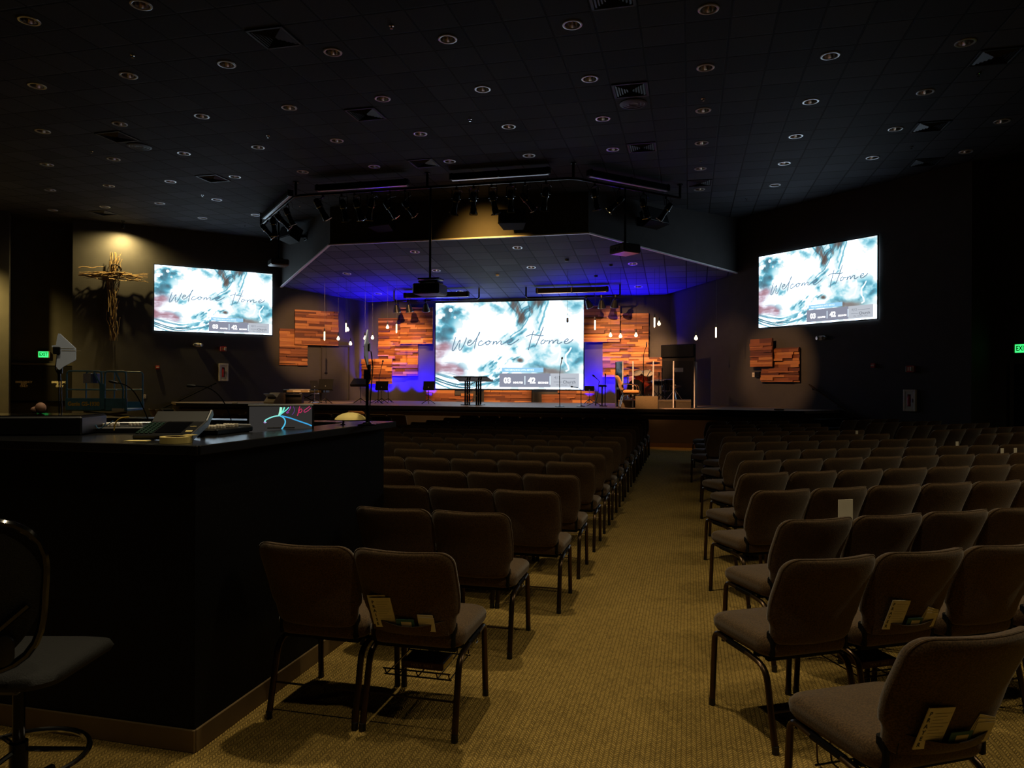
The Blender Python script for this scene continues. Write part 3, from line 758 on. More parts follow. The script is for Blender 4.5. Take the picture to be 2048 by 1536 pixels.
def build_screen():
    t = thing('projection_screen', 'x', 'screen', (0, 0, 0), 0, 'projection screens with the welcome slide')
    link(bpy.data.objects.new('picture', screen_surface()), t)
    fr = MB(); e = .035
    for c, d in (((0, .02, -e/2), (SWID+2*e, .05, e)), ((0, .02, SHGT+e/2), (SWID+2*e, .05, e)), ((-SWID/2-e/2, .02, SHGT/2), (e, .05, SHGT)), ((SWID/2+e/2, .02, SHGT/2), (e, .05, SHGT))): fr.box(c, d)
    obj('frame', fr, BLACKPAINT, t, smooth=0)
    wd = MB()
    for s_ in HAND:
        r_ = ribbon([(ZX(x), ZZ(y)) for x, y in s_], .034); wd.put(r_.v, r_.f)
    obj('handwriting_lettering', wd, SCRIPT, t, loc=(0, -.006, 0), smooth=0, fixn=False)
    b = obj('title_bar', flat(ZX(966), ZX(1434), ZZ(938), ZZ(887), -.005), BARBLUE, t, smooth=0, fixn=False)
    lettering('TIME REMAINING UNTIL SERVICE', .088, BARTEXT, b, ((ZX(966)+ZX(1434))/2-.12, -.008, ZZ(913)), bold=.003, sx=.82)
    c = obj('caption_panel', flat(ZX(938), ZX(1512), ZZ(1103), ZZ(950), -.005), PANELGREY, t, smooth=0, fixn=False)
    lettering('03', .275, CAPWHITE, c, (ZX(1030), -.008, ZZ(1032)), bold=.014, sx=.95); lettering('42', .275, CAPWHITE, c, (ZX(1305), -.008, ZZ(1032)), bold=.014, sx=.95)
    lettering('MINUTES', .085, CAPWHITE, c, (ZX(1150), -.008, ZZ(1054)), bold=.005); lettering('SECONDS', .085, CAPWHITE, c, (ZX(1432), -.008, ZZ(1054)), bold=.005, sx=.95)
    for x in (1228, 1508): obj('divider', flat(ZX(x-4), ZX(x+4), ZZ(1074), ZZ(980), -.008), BARTEXT, c, smooth=0, fixn=False)
    d = obj('logo_panel', flat(ZX(1512), ZX(1826), ZZ(1103), ZZ(950), -.005), PANELPALE, t, smooth=0, fixn=False)
    lettering('4|12', .125, CAPMID, d, (ZX(1588), -.008, ZZ(997)), bold=.0); lettering('Church', .150, CAPDARK, d, (ZX(1719), -.008, ZZ(1046)))
    lettering('Win · Disciple · Send', .068, CAPMID, d, (ZX(1668), -.008, ZZ(1076)))
    for x0, x1, y in ((1634, 1788, 1002), (1548, 1640, 1044)): obj('rule', flat(ZX(x0), ZX(x1), ZZ(y+2), ZZ(y-2), -.008), CAPMID, d, smooth=0, fixn=False)
    return t
scr = build_screen(); scr.location = (-6.26, 24.86, 1.45)
scr['label'] = 'big middle projection screen behind the lectern showing the greeting and countdown'
def side_screen(px, side, lab):
    TL, BR = [put_on(x, y, side, -.06)[0] for x, y in px]
    o = copy_tree(scr); w_ = (TL.xy-BR.xy).length; sc = w_/SWID
    o.location = ((TL.x+BR.x)/2, (TL.y+BR.y)/2, BR.z); o.rotation_euler = (0, 0, PI/4 if side == 'left' else -PI/4); o.scale = (sc, sc, (TL.z-BR.z)/SHGT)
    o['label'] = lab
side_screen(((309, 529), (544, 670)), 'left', 'smaller projection screen on the left wall beside the twig cross')
side_screen(((1518, 514), (1754, 637)), 'right', 'smaller projection screen on the right wall above the two wood panels')

# ------------------------------------------------------------------ reclaimed wood panels
def wood_panel(px, side, lab, seed, off=0.0, cut=None, name='wood_art_panel'):
    (x0, y0), (x1, y1) = px
    a, rz = put_on(x0, y0, side, -.03-off); b, _ = put_on(x1, y1, side, -.03-off)
    W, Hh = (b.xy-a.xy).length, a.z-b.z
    t = thing(name, lab, 'wall art', ((a.x+b.x)/2, (a.y+b.y)/2, b.z), rz, 'reclaimed wood panels on the stage walls')
    rs = random.Random(seed); mb = MB(); z = 0.0
    while z < Hh-.01:
        h = rs.choice((.045, .06, .07, .085, .1)); h = min(h, Hh-z)
        if Hh-z-h < .03: h = Hh-z
        x = -W/2
        while x < W/2-.01:
            l_ = rs.uniform(.22, .95)
            if W/2-x-l_ < .15: l_ = W/2-x
            skip = cut and any(cx0 <= x+l_/2 <= cx1 and cz0 <= z+h/2 <= cz1 for cx0, cx1, cz0, cz1 in cut)
            if not skip:
                d = rs.choice((.02, .04, .055, .075)); mb.box((x+l_/2, -d/2-.02, z+h/2), (l_-.003, d, h-.003))
            x += l_
        z += h
    obj('planks', mb, WOOD, t, smooth=0)
    bk = MB()
    if not cut: bk.box((0, -.01, Hh/2), (W-.02, .02, Hh-.02))
    else: bk.box((0, -.01, Hh*.35), (W-.5, .02, Hh*.7-.02))
    obj('backing_board', bk, BLACKPAINT, t, smooth=0)
    return t
wood_panel(((558, 657), (614, 731)), 'left', 'lower outer plank wood panel of the pair left of the flush stage door', 1)
wood_panel(((589, 619), (676, 692)), 'left', 'upper wide plank wood panel above the flush stage door, pinkish lit', 2, .11)
wood_panel(((758, 637), (837, 752)), 'back', 'tall plank wood panel left of the big screen', 3)
wood_panel(((802, 616), (866, 688)), 'back', 'plank wood panel overlapping the tall one, touching the left edge of the big screen', 4, .11)
wood_panel(((724, 718), (785, 768)), 'back', 'low plank wood panel in the left stage corner, washed purple', 5, .22)
wood_panel(((1168, 613), (1240, 684)), 'back', 'upper plank wood panel touching the right edge of the big screen', 6, .11)
wood_panel(((1206, 628), (1297, 754)), 'back', 'tall plank wood panel right of the big screen behind the drums', 7)
wood_panel(((1258, 715), (1334, 764)), 'back', 'low plank wood panel behind the drum shield', 8, .11)
wood_panel(((853, 780), (947, 811)), 'back', 'long low plank wood panel under the big screen, left one', 9, 0, [(-.1, .35, .35, .9), (.4, 1.2, .42, .9)])
wood_panel(((969, 780), (1064, 810)), 'back', 'long low plank wood panel under the big screen, middle one', 10, 0, [(-1, -.6, 0, .16)])
wood_panel(((1084, 780), (1190, 811)), 'back', 'long low plank wood panel under the big screen, right one', 12, 0, [(-1.2, -.5, .36, .9)])
wood_panel(((1503, 679), (1547, 733)), 'right', 'smaller upper plank wood panel on the right wall under the side screen', 13, .11)
wood_panel(((1525, 698), (1601, 764)), 'right', 'larger lower plank wood panel on the right wall under the side screen', 14)

# ------------------------------------------------------------------ bulbs hung over the stage
def pendant(px, py, kind, y, lab):
    p = ony(px, py, y); top = stage_ceil_z(y)
    t = thing('pendant_lamp', lab, 'pendant lamp', (p.x, p.y, p.z), 0, 'bare bulbs hung over the stage')
    L = .30 if kind == 't' else .13
    obj('cord', MB().cyl((0, 0, L/2+.09), (0, 0, top-p.z-.005), .003, n=6), LAMPGLASS, t)
    obj('socket', MB().lathe([(.008, L/2+.1), (.022, L/2+.095), (.024, L/2+.03), (.02, L/2-.005)], 12), LAMPGLASS, t)
    if kind == 't': b = MB().lathe([(.014, L/2), (.02, L/2-.02), (.021, -L/2+.03), (.015, -L/2+.008), (.003, -L/2)], 12)
    else: b = MB().lathe([(.014, L/2), (.02, .035), (.044, -.005), (.05, -.03), (.042, -.058), (.022, -.072), (.003, -.077)], 14)
    obj('bulb', b, LAMPWARM, t)
for q in [(649, 672, 't', 21.6, 'tube bulb hanging in front of the upper left wood panel'), (676.5, 676, 'b', 21.9, 'round bulb hanging at the right edge of the upper left wood panel'),
          (692, 655, 't', 22.0, 'tube bulb hanging over the flush stage door'), (695.5, 658, 'b', 22.7, 'round bulb half hidden behind the tube bulb over the flush door'),
          (701, 686, 'b', 22.0, 'lowest round bulb hanging right of the flush stage door'), (730, 675, 'b', 21.8, 'round bulb hanging just left of the middle antenna paddle'),
          (745, 674, 'b', 22.6, 'round bulb hanging just right of the middle antenna paddle'), (775, 653, 'b', 22.2, 'round bulb hanging in front of the tall left wood panel'),
          (793, 657, 't', 22.2, 'tube bulb hanging between the two left stage wood panels'), (1190, 650, 't', 22.0, 'tube bulb hanging in front of the upper right wood panel'),
          (1221, 669, 'b', 22.2, 'round bulb hanging low over the upper right wood panel, closest to the screen'), (1241, 671, 'b', 21.8, 'round bulb hanging where the two right wood panels meet'),
          (1272, 669, 'b', 22.2, 'round bulb hanging in front of the tall right wood panel'), (1309, 645, 't', 22.0, 'tube bulb hanging beside a round bulb right of the tall wood panel'),
          (1318, 646, 'b', 21.7, 'round bulb hanging beside a tube bulb right of the tall wood panel'), (1392, 675, 'b', 21.5, 'lone round bulb hanging above the right end of the drum shield'),
          (1432, 665, 't', 21.4, 'lone tube bulb hanging farthest right over the stage')]:
    pendant(*q)
p = ony(1135, 640, 21.9); top = stage_ceil_z(21.9)
t = thing('hanging_microphone', 'small black microphone hanging on a long wire in front of the big screen', 'microphone', p)
obj('wire', MB().cyl((0, 0, .06), (0, 0, top-p.z-.005), .004, n=6), BLACKPLASTIC, t)
obj('capsule', MB().lathe([(.01, .07), (.03, .06), (.034, -.03), (.03, -.07), (.005, -.08)], 12), BLACKPLASTIC, t)
# ------------------------------------------------------------------ light pipes, raceways, fixtures
YP, ZP = 16.2, 6.29
BL, BR_ = Vector((-9.54, YP, ZP)), Vector((-2.57, YP, ZP))
END_R = onp(1360, 391, 1, -1, BR_.x-BR_.y); END_R.z = ZP
END_L = onp(522, 434, 1, 1, BL.x+BL.y); END_L.z = ZP
t = thing('lighting_pipe', 'long black pipe hung from the ceiling before the stage, bent at both corners', 'lighting pipe', (-6.05, YP, ZP))
o_ = Vector((-6.05, YP, ZP))
pts = [END_L-o_, BL-o_, BR_-o_, END_R-o_]
pp = [pts[0], pts[1]+(pts[0]-pts[1]).normalized()*.12, pts[1]+Vector((.12, 0, 0)), pts[2]-Vector((.12, 0, 0)), pts[2]+(pts[3]-pts[2]).normalized()*.12, pts[3]]
obj('pipe', MB().tube([tuple(q) for q in pp], .03, 10), BLACKMETAL, t)
for q in (pts[0], pts[1], Vector((-.02, 0, 0)), pts[2], pts[3]):
    m2 = MB().cyl((q.x, q.y, q.z), (q.x, q.y, CEIL-ZP-.001), .032, n=10); m2.lathe([(.07, CEIL-ZP-.02), (.07, CEIL-ZP-.001)], 14, org=(q.x, q.y, 0))
    obj('hanger', m2, BLACKMETAL, t)
def raceway(a, b, z, label, h=.14, name='lighting_raceway', lightside=True):
    a, b = Vector(a), Vector(b); L = (b-a).length; ang = math.atan2(b.y-a.y, b.x-a.x); c = (a+b)/2
    t = thing(name, label, 'power raceway', (c.x, c.y, z), ang, 'black power raceways above the light pipes')
    obj('channel', MB().box((0, 0, h/2), (L, .13, h), .006), BLACKPAINT, t, smooth=0)
    obj('outlet_strip', MB().box((0, 0, -.008), (L-.1, .075, .016), .003), TRIMWHITE, t, smooth=0)
    for s_ in (-1, 0, 1):
        obj('strap', MB().box((s_*(L/2-.06), 0, h/2), (.05, .15, h+.02), .004), BLACKMETAL, t, smooth=0)
    return t
raceway(ony(632, 372, YP), ony(817, 360, YP), 6.37, 'black power raceway above the left middle light pipe with six spotlights')
raceway(ony(900, 352, YP), ony(1101, 338, YP), 6.42, 'black power raceway above the right middle light pipe with six spotlights')
a = onp(1176, 355, 1, -1, BR_.x-BR_.y); b = onp(1337, 375, 1, -1, BR_.x-BR_.y)
raceway(a, b, 6.40, 'black power raceway above the angled right light pipe with four spotlights')
a = onp(527, 428, 1, 1, BL.x+BL.y); b = onp(582, 388, 1, 1, BL.x+BL.y)
raceway(a, b, 6.40, 'black power raceway above the angled left light pipe with four spotlights')

LENS = mat('lens_glass', (60, 66, 80), .08, var=.1, scale=5, coat=1.0)
LENSLIT = glow('lit_lens', (255, 226, 150), 9.0)
def spotlight(C, A, E_, label, lit=False, group='spotlights on the front light pipe'):
    C, A, E_ = Vector(C), Vector(A), Vector(E_)
    C.z = ZP-.033
    t = thing('stage_spotlight', label, 'spotlight', C, 0, group)
    a, e = A-C, E_-C; ax = (e-a); L = ax.length; ax.normalize()
    cl = MB(); cl.box((0, 0, -.03), (.05, .05, .06), .01); cl.cyl((0, 0, .0), (0, 0, -.06), .011, n=8); obj('clamp', cl, BLACKMETAL, t)
    k = L/.58
    body = MB().lathe([(.02*k, 0), (.06*k, .012*k), (.078*k, .05*k), (.085*k, .14*k), (.085*k, .2*k), (.07*k, .215*k), (.066*k, .40*k), (.078*k, .42*k), (.082*k, .54*k)], 18, axis=ax, org=a)
    obj('barrel', body, BLACKMETAL, t)
    obj('band', MB().lathe([(.07*k, .20*k), (.094*k, .202*k), (.094*k, .222*k), (.07*k, .224*k)], 18, axis=ax, org=a), CHROME, t)
    side = ax.cross(Vector((0, 0, 1))); side = side.normalized() if side.length > .1 else Vector((1, 0, 0))
    up = side.cross(ax)
    g = MB(); q = a+ax*(.55*k)
    for u1, v1 in ((1, 1), (1, -1), (-1, -1), (-1, 1)):
        pass
    c4 = [q+side*(.09*k)*sx+up*(.09*k)*sy for sx, sy in ((-1, -1), (1, -1), (1, 1), (-1, 1))]
    for i in range(4): g.tube([tuple(c4[i]), tuple(c4[(i+1) % 4])], .012*k, 4)
    obj('gel_frame', g, CHROME, t, smooth=0)
    obj('lens', MB().lathe([(.07*k, .541*k), (.05*k, .552*k), (.002, .556*k)], 16, axis=ax, org=a), LENSLIT if lit else LENS, t)
    y = MB(); piv = a+ax*(.17*k); w_ = .105*k
    y.tube([tuple(piv-side*w_), tuple(piv-side*w_*.98+Vector((0, 0, max(.06, -piv.z-.09)))), tuple(Vector((0, 0, -.06))-side*w_*.5), tuple(Vector((0, 0, -.055))+side*w_*.5), tuple(piv+side*w_*.98+Vector((0, 0, max(.06, -piv.z-.09)))), tuple(piv+side*w_)], .011, 6)
    obj('yoke', y, BLACKMETAL, t)
    ca = MB(); ca.tube([(.02, .05, .1), (.10, .06, .02), (.12, .07, -.12), tuple(a*.6+Vector((.08, .05, 0))), tuple(a+ax*.02)], .006, 5); obj('cable', ca, BLACKPLASTIC, t)
    return t
CL = [((646, 388), (630.5, 397), (655, 442)), ((683, 386), (684, 398.6), (693, 444)), ((709, 385), (710, 397), (724, 442)), ((744, 383), (745, 396), (737, 440)), ((780, 381), (769, 402), (793, 437)), ((810, 380), (806, 403), (831, 433))]
CR = [((913, 376), (914.6, 384.5), (907, 430)), ((947, 374), (947, 383), (947, 430)), ((983, 372), (983, 382), (992.5, 430)), ((1021, 370), (1021, 379), (1022, 425)), ((1050, 367), (1042, 387), (1070, 421)), ((1092, 364), (1093, 374), (1087, 422))]
RR = [((1189.5, 363), (1187, 377), (1194.6, 422)), ((1239, 371), (1247, 394), (1215, 424)), ((1287, 380), (1283.5, 397), (1294, 438)), ((1332, 388), (1343, 406), (1318, 442))]
LL = [((535, 431), (522, 449), (548, 477)), ((545, 424), (546, 434), (550, 474)), ((557, 414), (551, 429), (582, 458)), ((575, 401), (570, 415), (587, 452))]
for i, (c, a, e) in enumerate(CL):
    spotlight(ony(*c, YP), ony(*a, YP-.12), ony(*e, YP+.15), 'black stage spotlight, %s from the left on the left middle pipe' % ORD[i+1])
for i, (c, a, e) in enumerate(CR):
    spotlight(ony(*c, YP), ony(*a, YP-.12), ony(*e, YP+.15), 'black stage spotlight, %s from the left on the right middle pipe' % ORD[i+1])
kR = BR_.x-BR_.y; kL = BL.x+BL.y
for i, (c, a, e) in enumerate(RR):
    C_ = onp(*c, 1, -1, kR); t0 = (C_-ORG).dot(AXF); spotlight(C_, ont(*a, t0-.06), ont(*e, t0+.10), 'black stage spotlight, %s from the left on the angled right pipe%s' % (ORD[i+1], ', its lens lit' if i == 1 else ''), lit=(i == 1))
for i, (c, a, e) in enumerate(LL):
    C_ = onp(*c, 1, 1, kL); t0 = (C_-ORG).dot(AXF); spotlight(C_, ont(*a, t0-.05), ont(*e, t0+.10), 'black stage spotlight, %s from the outer end on the angled left pipe' % ORD[i+1])

# ------------------------------------------------------------------ pipes and cans over the stage
YS = 23.5
def stage_pipe(pa, pb, za, label):
    a, b = ony(*pa, YS), ony(*pb, YS); c = (a+b)/2; z = za
    t = thing('lighting_pipe', label, 'lighting pipe', (c.x, YS, z))
    h = stage_ceil_z(YS)-z-.010; L = (b.x-a.x)/2
    obj('pipe', MB().tube([(-L, 0, h), (-L, 0, .05), (-L+.05, 0, 0), (L-.05, 0, 0), (L, 0, .05), (L, 0, h)], .028, 10), BLACKMETAL, t)
    return t, c
zs = ony(870, 600, YS).z
stage_pipe((788, 600), (958, 600), zs, 'black U-shaped light pipe hung over the left half of the big screen')
stage_pipe((1052, 597), (1240, 597), zs, 'black U-shaped light pipe hung over the right half of the big screen')
raceway(ony(808, 590, YS), ony(938, 590, YS), zs+.10, 'black raceway on the stage light pipe over the left half of the big screen', .16)
raceway(ony(1072, 582, YS), ony(1217, 582, YS), zs+.14, 'black raceway on the stage light pipe over the right half of the big screen', .16)
CAN = mat('grey_can_metal', (40, 40, 42), .35, .7, var=.2, scale=10)
def can_light(px, py, dx, dy, label):
    c = ony(px, 601, YS); c.z = zs-.03; e = ony(px+dx, py, YS); 
    t = thing('stage_spotlight', label, 'spotlight', c, 0, 'bell shaped spotlights over the stage')
    ax = (Vector((e.x-c.x, dy, e.z-c.z))).normalized(); L = (e-c).length
    o1 = ax*(.10)
    obj('clamp', MB().box((0, 0, .02), (.06, .07, .10), .01).cyl((0, 0, 0), (o1.x, o1.y, o1.z), .013, n=8), BLACKMETAL, t)
    obj('shade', MB().lathe([(.03, .08), (.07, .10), (.095, .2), (.13, .34), (.135, .36), (.12, .36), (.08, .2), (.02, .14)], 20, axis=ax, caps=False), CAN, t)
    obj('rim', MB().lathe([(.125, .355), (.138, .352), (.138, .368), (.125, .366)], 20, axis=ax, caps=False), ALU, t)
    obj('bulb', MB().ball(tuple(ax*.25), .06, 12, 8), LENSLIT, t)
    return c, ax
cans = []
for q in [(792, 625, 0, .12, 'bell shaped stage spotlight, outermost of the three left of the big screen'), (816, 625, 1, .12, 'bell shaped stage spotlight, middle of the three left of the big screen'),
          (851, 625, -3, .2, 'bell shaped stage spotlight, innermost of the three left of the big screen, tilted'), (1172, 616, 9, .2, 'bell shaped stage spotlight, innermost of the three right of the big screen, tilted'),
          (1203, 617, 0, .15, 'bell shaped stage spotlight, middle of the three right of the big screen'), (1231, 616, -4, .2, 'bell shaped stage spotlight, outermost of the three right of the big screen')]:
    cans.append(can_light(*q))

# ------------------------------------------------------------------ ceiling projectors
def projector(c, rz, d, pole_top, label, case, bracket=False):
    t = thing('projector', label, 'projector', c, rz, 'projectors hung from the light pipe')
    w_, dp, h = d
    bd = obj('case', MB().box((0, 0, h/2), (w_, dp, h), .03), case, t)
    obj('lens', MB().lathe([(.075, 0), (.08, .03), (.06, .08), (.055, .02), (.01, .015)], 18, axis=(0, 1, 0), org=(-.12*w_, dp/2-.005, h*.5)), BLACKGLOSS, t)
    gr = MB()
    for k in range(6): gr.box((-w_/2-.001, -dp*.3+k*dp*.11, h*.5), (.008, dp*.06, h*.6))
    obj('vent_grille', gr, BLACKPLASTIC, t, smooth=0)
    bk = MB()
    for k in range(5): bk.box((-w_*.34+k*w_*.12, -dp/2-.002, h*(.35 if k % 2 else .5)), (w_*.09, .012, h*.28), .003)
    obj('connector_panel', bk, BLACKPLASTIC, t, smooth=0)
    z = h
    if bracket:
        m2 = MB().box((.02, 0, h+.05), (w_*.72, dp*.7, .05), .008); m2.box((.02, 0, h+.12), (w_*.8, dp*.6, .04), .008); m2.box((-w_*.25, 0, h+.02), (.05, dp*.5, .06)); m2.box((w_*.3, 0, h+.02), (.05, dp*.5, .06))
        obj('bracket', m2, BLACKMETAL, t, smooth=0); z = h+.14
    else:
        obj('bracket', MB().box((.0, 0, h+.02), (w_*.4, dp*.5, .04), .006), BLACKMETAL, t, smooth=0); z = h+.04
    obj('pole', MB().cyl((.0, 0, z), (.0, 0, pole_top-c[2]), .028, n=12), BLACKGLOSS, t)
    return t
c = ony(857, 589, YP-.1)
projector((c.x, YP, c.z), 0, (.66, .62, .25), ZP-.034, 'largest black projector hung on a pole in the middle over the seats', BLACKPLASTIC, True)
DARKCASE = mat('dark_projector_case', (52, 46, 40), .3, var=.2, scale=9)
c = onp(557, 532, 1, 1, kL+.9)
projector(c, PI/4+PI/2*0, (.54, .5, .19), CEIL-.002, 'small projector hung on a pole from the angled left light pipe', DARKCASE)
c = onp(1250, 508, 1, -1, kR)
projector(c, -PI/4, (.56, .52, .21), ZP-.034, 'small projector hung on a pole from the angled right light pipe', DARKCASE)

# ------------------------------------------------------------------ loudspeakers on the fascia
def fascia_speaker(p, rz, label, tilt=-.35, d=(.75, .34, .42), turn=0.0):
    t = thing('loudspeaker', label, 'loudspeaker', p, 0, 'loudspeakers mounted on the fascia', rot=(tilt*0, 0, rz))
    M_ = Matrix.Rotation(turn, 4, 'Z') @ Matrix.Rotation(tilt, 4, 'X')
    w_, dp, h = d
    b = MB(); b.M = Matrix.Translation((0, -.46, 0)) @ M_
    b.slab([(-w_/2, -dp/2), (w_/2, -dp/2), (w_/2*.72, dp/2), (-w_/2*.72, dp/2)], -h/2, h/2); obj('cabinet', b, BLACKPAINT, t, smooth=0)
    g = MB(); g.M = Matrix.Translation((0, -.46, 0)) @ M_; g.box((0, -dp/2-.006, 0), (w_*.94, .014, h*.9), .006); obj('grille', g, VENTBLACK, t, smooth=0)
    k = MB(); k.box((0, -.16, -.02), (.12, .30, .10), .01); k.box((0, -.013, -.02), (.3, .02, .24), .004); obj('bracket', k, BLACKMETAL, t, smooth=0)
    return t
def onwing(px, py, right):
    return onp(px, py, 1, -1, -2.57-18.72) if right else onp(px, py, 1, 1, -9.94+18.72)
p = ony(1034, 447, 18.72); fascia_speaker(p, 0, 'black loudspeaker on the middle fascia under the right middle spotlights', -.3, (.72, .36, .40), .12)
p = ony(780, 452, 18.72); fascia_speaker(p, 0, 'black loudspeaker in shadow on the middle fascia under the left middle spotlights', -.3, (.72, .36, .40), -.25)
p = onwing(1283, 443, True); fascia_speaker(p, PI/4, 'black loudspeaker on the right wing of the fascia behind the projector pole', -.3, (.8, .36, .42), .15)
p = onwing(612, 472, False); fascia_speaker(p, -PI/4, 'black loudspeaker on the left wing of the fascia', -.35, (.78, .40, .42), .25)

# ------------------------------------------------------------------ things on the side walls
def wall_thing(name, label, cat, px, side, group=None):
    p, rz = put_on(px[0], px[1], side, -.0005)
    return thing(name, label, cat, p, rz, group), p
def emergency_light(px, side, lab):
    t, p = wall_thing('emergency_light', lab, 'emergency light', px, side, 'white emergency lights on the walls')
    obj('case', MB().ball((0, -.05, 0), .16, 18, 10, (1.0, .32, .42)), WHITE, t)
    for s_ in (-1, 1): obj('lamp', MB().lathe([(.05, 0), (.055, .03), (.045, .045), (.005, .04)], 14, axis=(s_*.3, -1, -.1), org=(s_*.09, -.07, .0)), ALU, t)
emergency_light((396, 690), 'left', 'white oval emergency light on the left wall under the side screen')
emergency_light((1645, 676), 'right', 'white oval emergency light on the right wall under the side screen')
def horn(px, side, lab):
    t, p = wall_thing('fire_alarm', lab, 'fire alarm', px, side, 'red fire alarms on the walls')
    obj('case', MB().box((0, -.04, 0), (.20, .08, .16), .012), RED, t)
    st = MB(); st.box((-.085, -.083, 0), (.02, .01, .13)); st.box((.085, -.083, 0), (.02, .01, .13)); obj('strobe', st, WHITE, t, smooth=0)
    obj('lens', MB().box((.04, -.095, 0), (.05, .03, .10), .01), WHITE, t)
    lettering('FIRE', .05, WHITE, t, (-.03, -.0815, 0), rot=(PI/2, -PI/2, 0), bold=.001)
horn((446, 698), 'left', 'red and white fire alarm strobe on the left wall under the side screen')
horn((1823, 738), 'right', 'red and white fire alarm strobe on the right wall above the extinguisher cabinet')
def pull(px, side, lab):
    t, p = wall_thing('pull_station', lab, 'fire alarm pull', px, side, 'red pull stations on the walls')
    obj('case', MB().box((0, -.03, 0), (.11, .06, .11), .008), RED, t); obj('handle', MB().box((0, -.065, .0), (.085, .02, .03), .005), WHITE, t)
    lettering('FIRE', .024, WHITE, t, (0, -.0605, .035))
pull((315, 735), 'left', 'small red fire pull station on the left wall')
pull((1748, 731), 'right', 'small red fire pull station on the right wall')
def extinguisher(px, side, lab):
    (x0, y0), (x1, y1) = px
    a, rz = put_on(x0, y0, side, -.0005); b, _ = put_on(x1, y1, side, -.0005)
    W, Hh = max((a.xy-b.xy).length, .28), a.z-b.z
    t = thing('extinguisher_cabinet', lab, 'extinguisher cabinet', ((a.x+b.x)/2, (a.y+b.y)/2, b.z), rz, 'white extinguisher cabinets on the walls')
    f = MB(); e = .055
    f.box((-W/2+e/2, -.035, Hh/2), (e, .07, Hh), .008); f.box((W/2-e/2, -.035, Hh/2), (e, .07, Hh), .008); f.box((0, -.035, Hh-e/2), (W-2*e+.01, .07, e), .008); f.box((0, -.035, e/2), (W-2*e+.01, .07, e), .008)
    obj('frame', f, WHITE, t, smooth=0)
    d = MB(); d.box((-W*.27, -.05, Hh/2), (W*.2, .02, Hh-2*e)); d.box((W*.25, -.05, Hh/2), (W*.26, .02, Hh-2*e)); d.box((0, -.05, Hh*.84), (W*.4, .02, Hh*.12)); d.box((0, -.05, Hh*.16), (W*.4, .02, Hh*.12))
    dr = obj('door', d, WHITE, t, smooth=0); obj('handle', MB().box((W*.25, -.07, Hh*.5), (.02, .02, .09), .004), ALU, dr, smooth=0)
    obj('back_panel', MB().box((0, -.008, Hh/2), (W*.7, .012, Hh*.8)), BLACKPAINT, t, smooth=0)
    obj('extinguisher', MB().lathe([(.02, 0), (.042, .01), (.044, Hh*.42), (.02, Hh*.5), (.012, Hh*.58)], 14, org=(-.02, -.03, Hh*.22)), RED, t)
extinguisher(((437, 727), (456, 762)), 'left', 'white framed fire extinguisher cabinet on the left wall above the stage rail')
extinguisher(((1809, 779), (1834, 823)), 'right', 'white framed fire extinguisher cabinet on the right wall behind the chairs')
def plate(px, side, lab, name, holes_):
    t, p = wall_thing(name, lab, 'wall plate', px, side)
    obj('plate', MB().box((0, -.006, 0), (.085, .012, .13), .004), WHITE, t)
    for z in holes_: obj('socket', MB().box((0, -.014, z), (.032, .006, .03), .004), GREYINK, t)
plate((289, 793), 'left', 'white power outlet on the left wall right of the scissor lift', 'power_outlet', (-.028, .028))
plate((1507, 749.5), 'right', 'white switch plate beside the lower wood panel on the right wall', 'light_switch', (0,))
t, p = wall_thing('control_box', 'dark box on the right wall between the switch plate and wood panel', 'control box', (1517.5, 749), 'right')
obj('case', MB().box((0, -.04, 0), (.17, .08, .16), .008), BLACKPLASTIC, t); obj('cover', MB().box((0, -.084, 0), (.13, .01, .12), .004), BLACKPAINT, t)
def exit_sign(px, side, off, lab):
    p, rz = put_on(px[0], px[1], side, off-.012)
    t = thing('exit_sign', lab, 'exit sign', p, rz, 'green exit signs over the doors')
    obj('case', MB().box((0, -.03, 0), (.34, .06, .21), .008), EXITDARK, t); obj('face', MB().box((0, -.063, 0), (.26, .008, .18)), EXITGREEN, t, smooth=0)
    lettering('EXIT', .15, BLACKPAINT, t, (0, -.069, 0), bold=.004, sx=.72)
exit_sign((87, 709), 'left', DEPTH, 'green lit EXIT sign over the double doors at the left')
exit_sign((2046, 697), 'right', DEPTH, 'green lit EXIT sign over the dark doors at the right edge')
# cross of twigs
p, rz = put_on(228, 590, 'left', -.16)
cr = thing('twig_cross', 'large cross of bundled twigs with a thorn ring, lit from above on the left wall', 'cross', p, rz)
zt_, zb_ = put_on(228, 506, 'left')[0].z-p.z, put_on(228, 682, 'left')[0].z-p.z
def twig(a, b, r_, wob, rs):
    a, b = Vector(a), Vector(b); m_ = []
    for i in range(6):
        q = a.lerp(b, i/5)+(Vector((rs.uniform(-1, 1), rs.uniform(-.6, .6), rs.uniform(-1, 1)))*wob if 0 < i < 5 else Vector()); m_.append(tuple(q))
    return m_, [r_*(1.0-.11*i) for i in range(6)]
rs = random.Random(4); up = MB(); xb = MB()
for k in range(64):
    zc = rs.uniform(zb_+.05, zt_-.1); L = rs.uniform(.45, .95); x = rs.gauss(0, .075); s_ = rs.choice((-1, 1))
    a = (x, rs.uniform(-.06, .07), max(zb_, zc-L/2)); b = (x+rs.uniform(-.12, .12)+rs.choice((0, 0, 0, .1, -.1)), rs.uniform(-.06, .07), min(zt_, zc+L/2))
    if s_ < 0: a, b = b, a
    pts_, rr = twig(a, b, rs.uniform(.009, .017), .03, rs); up.tube(pts_, rr, 5)
zc0 = put_on(228, 553, 'left')[0].z-p.z
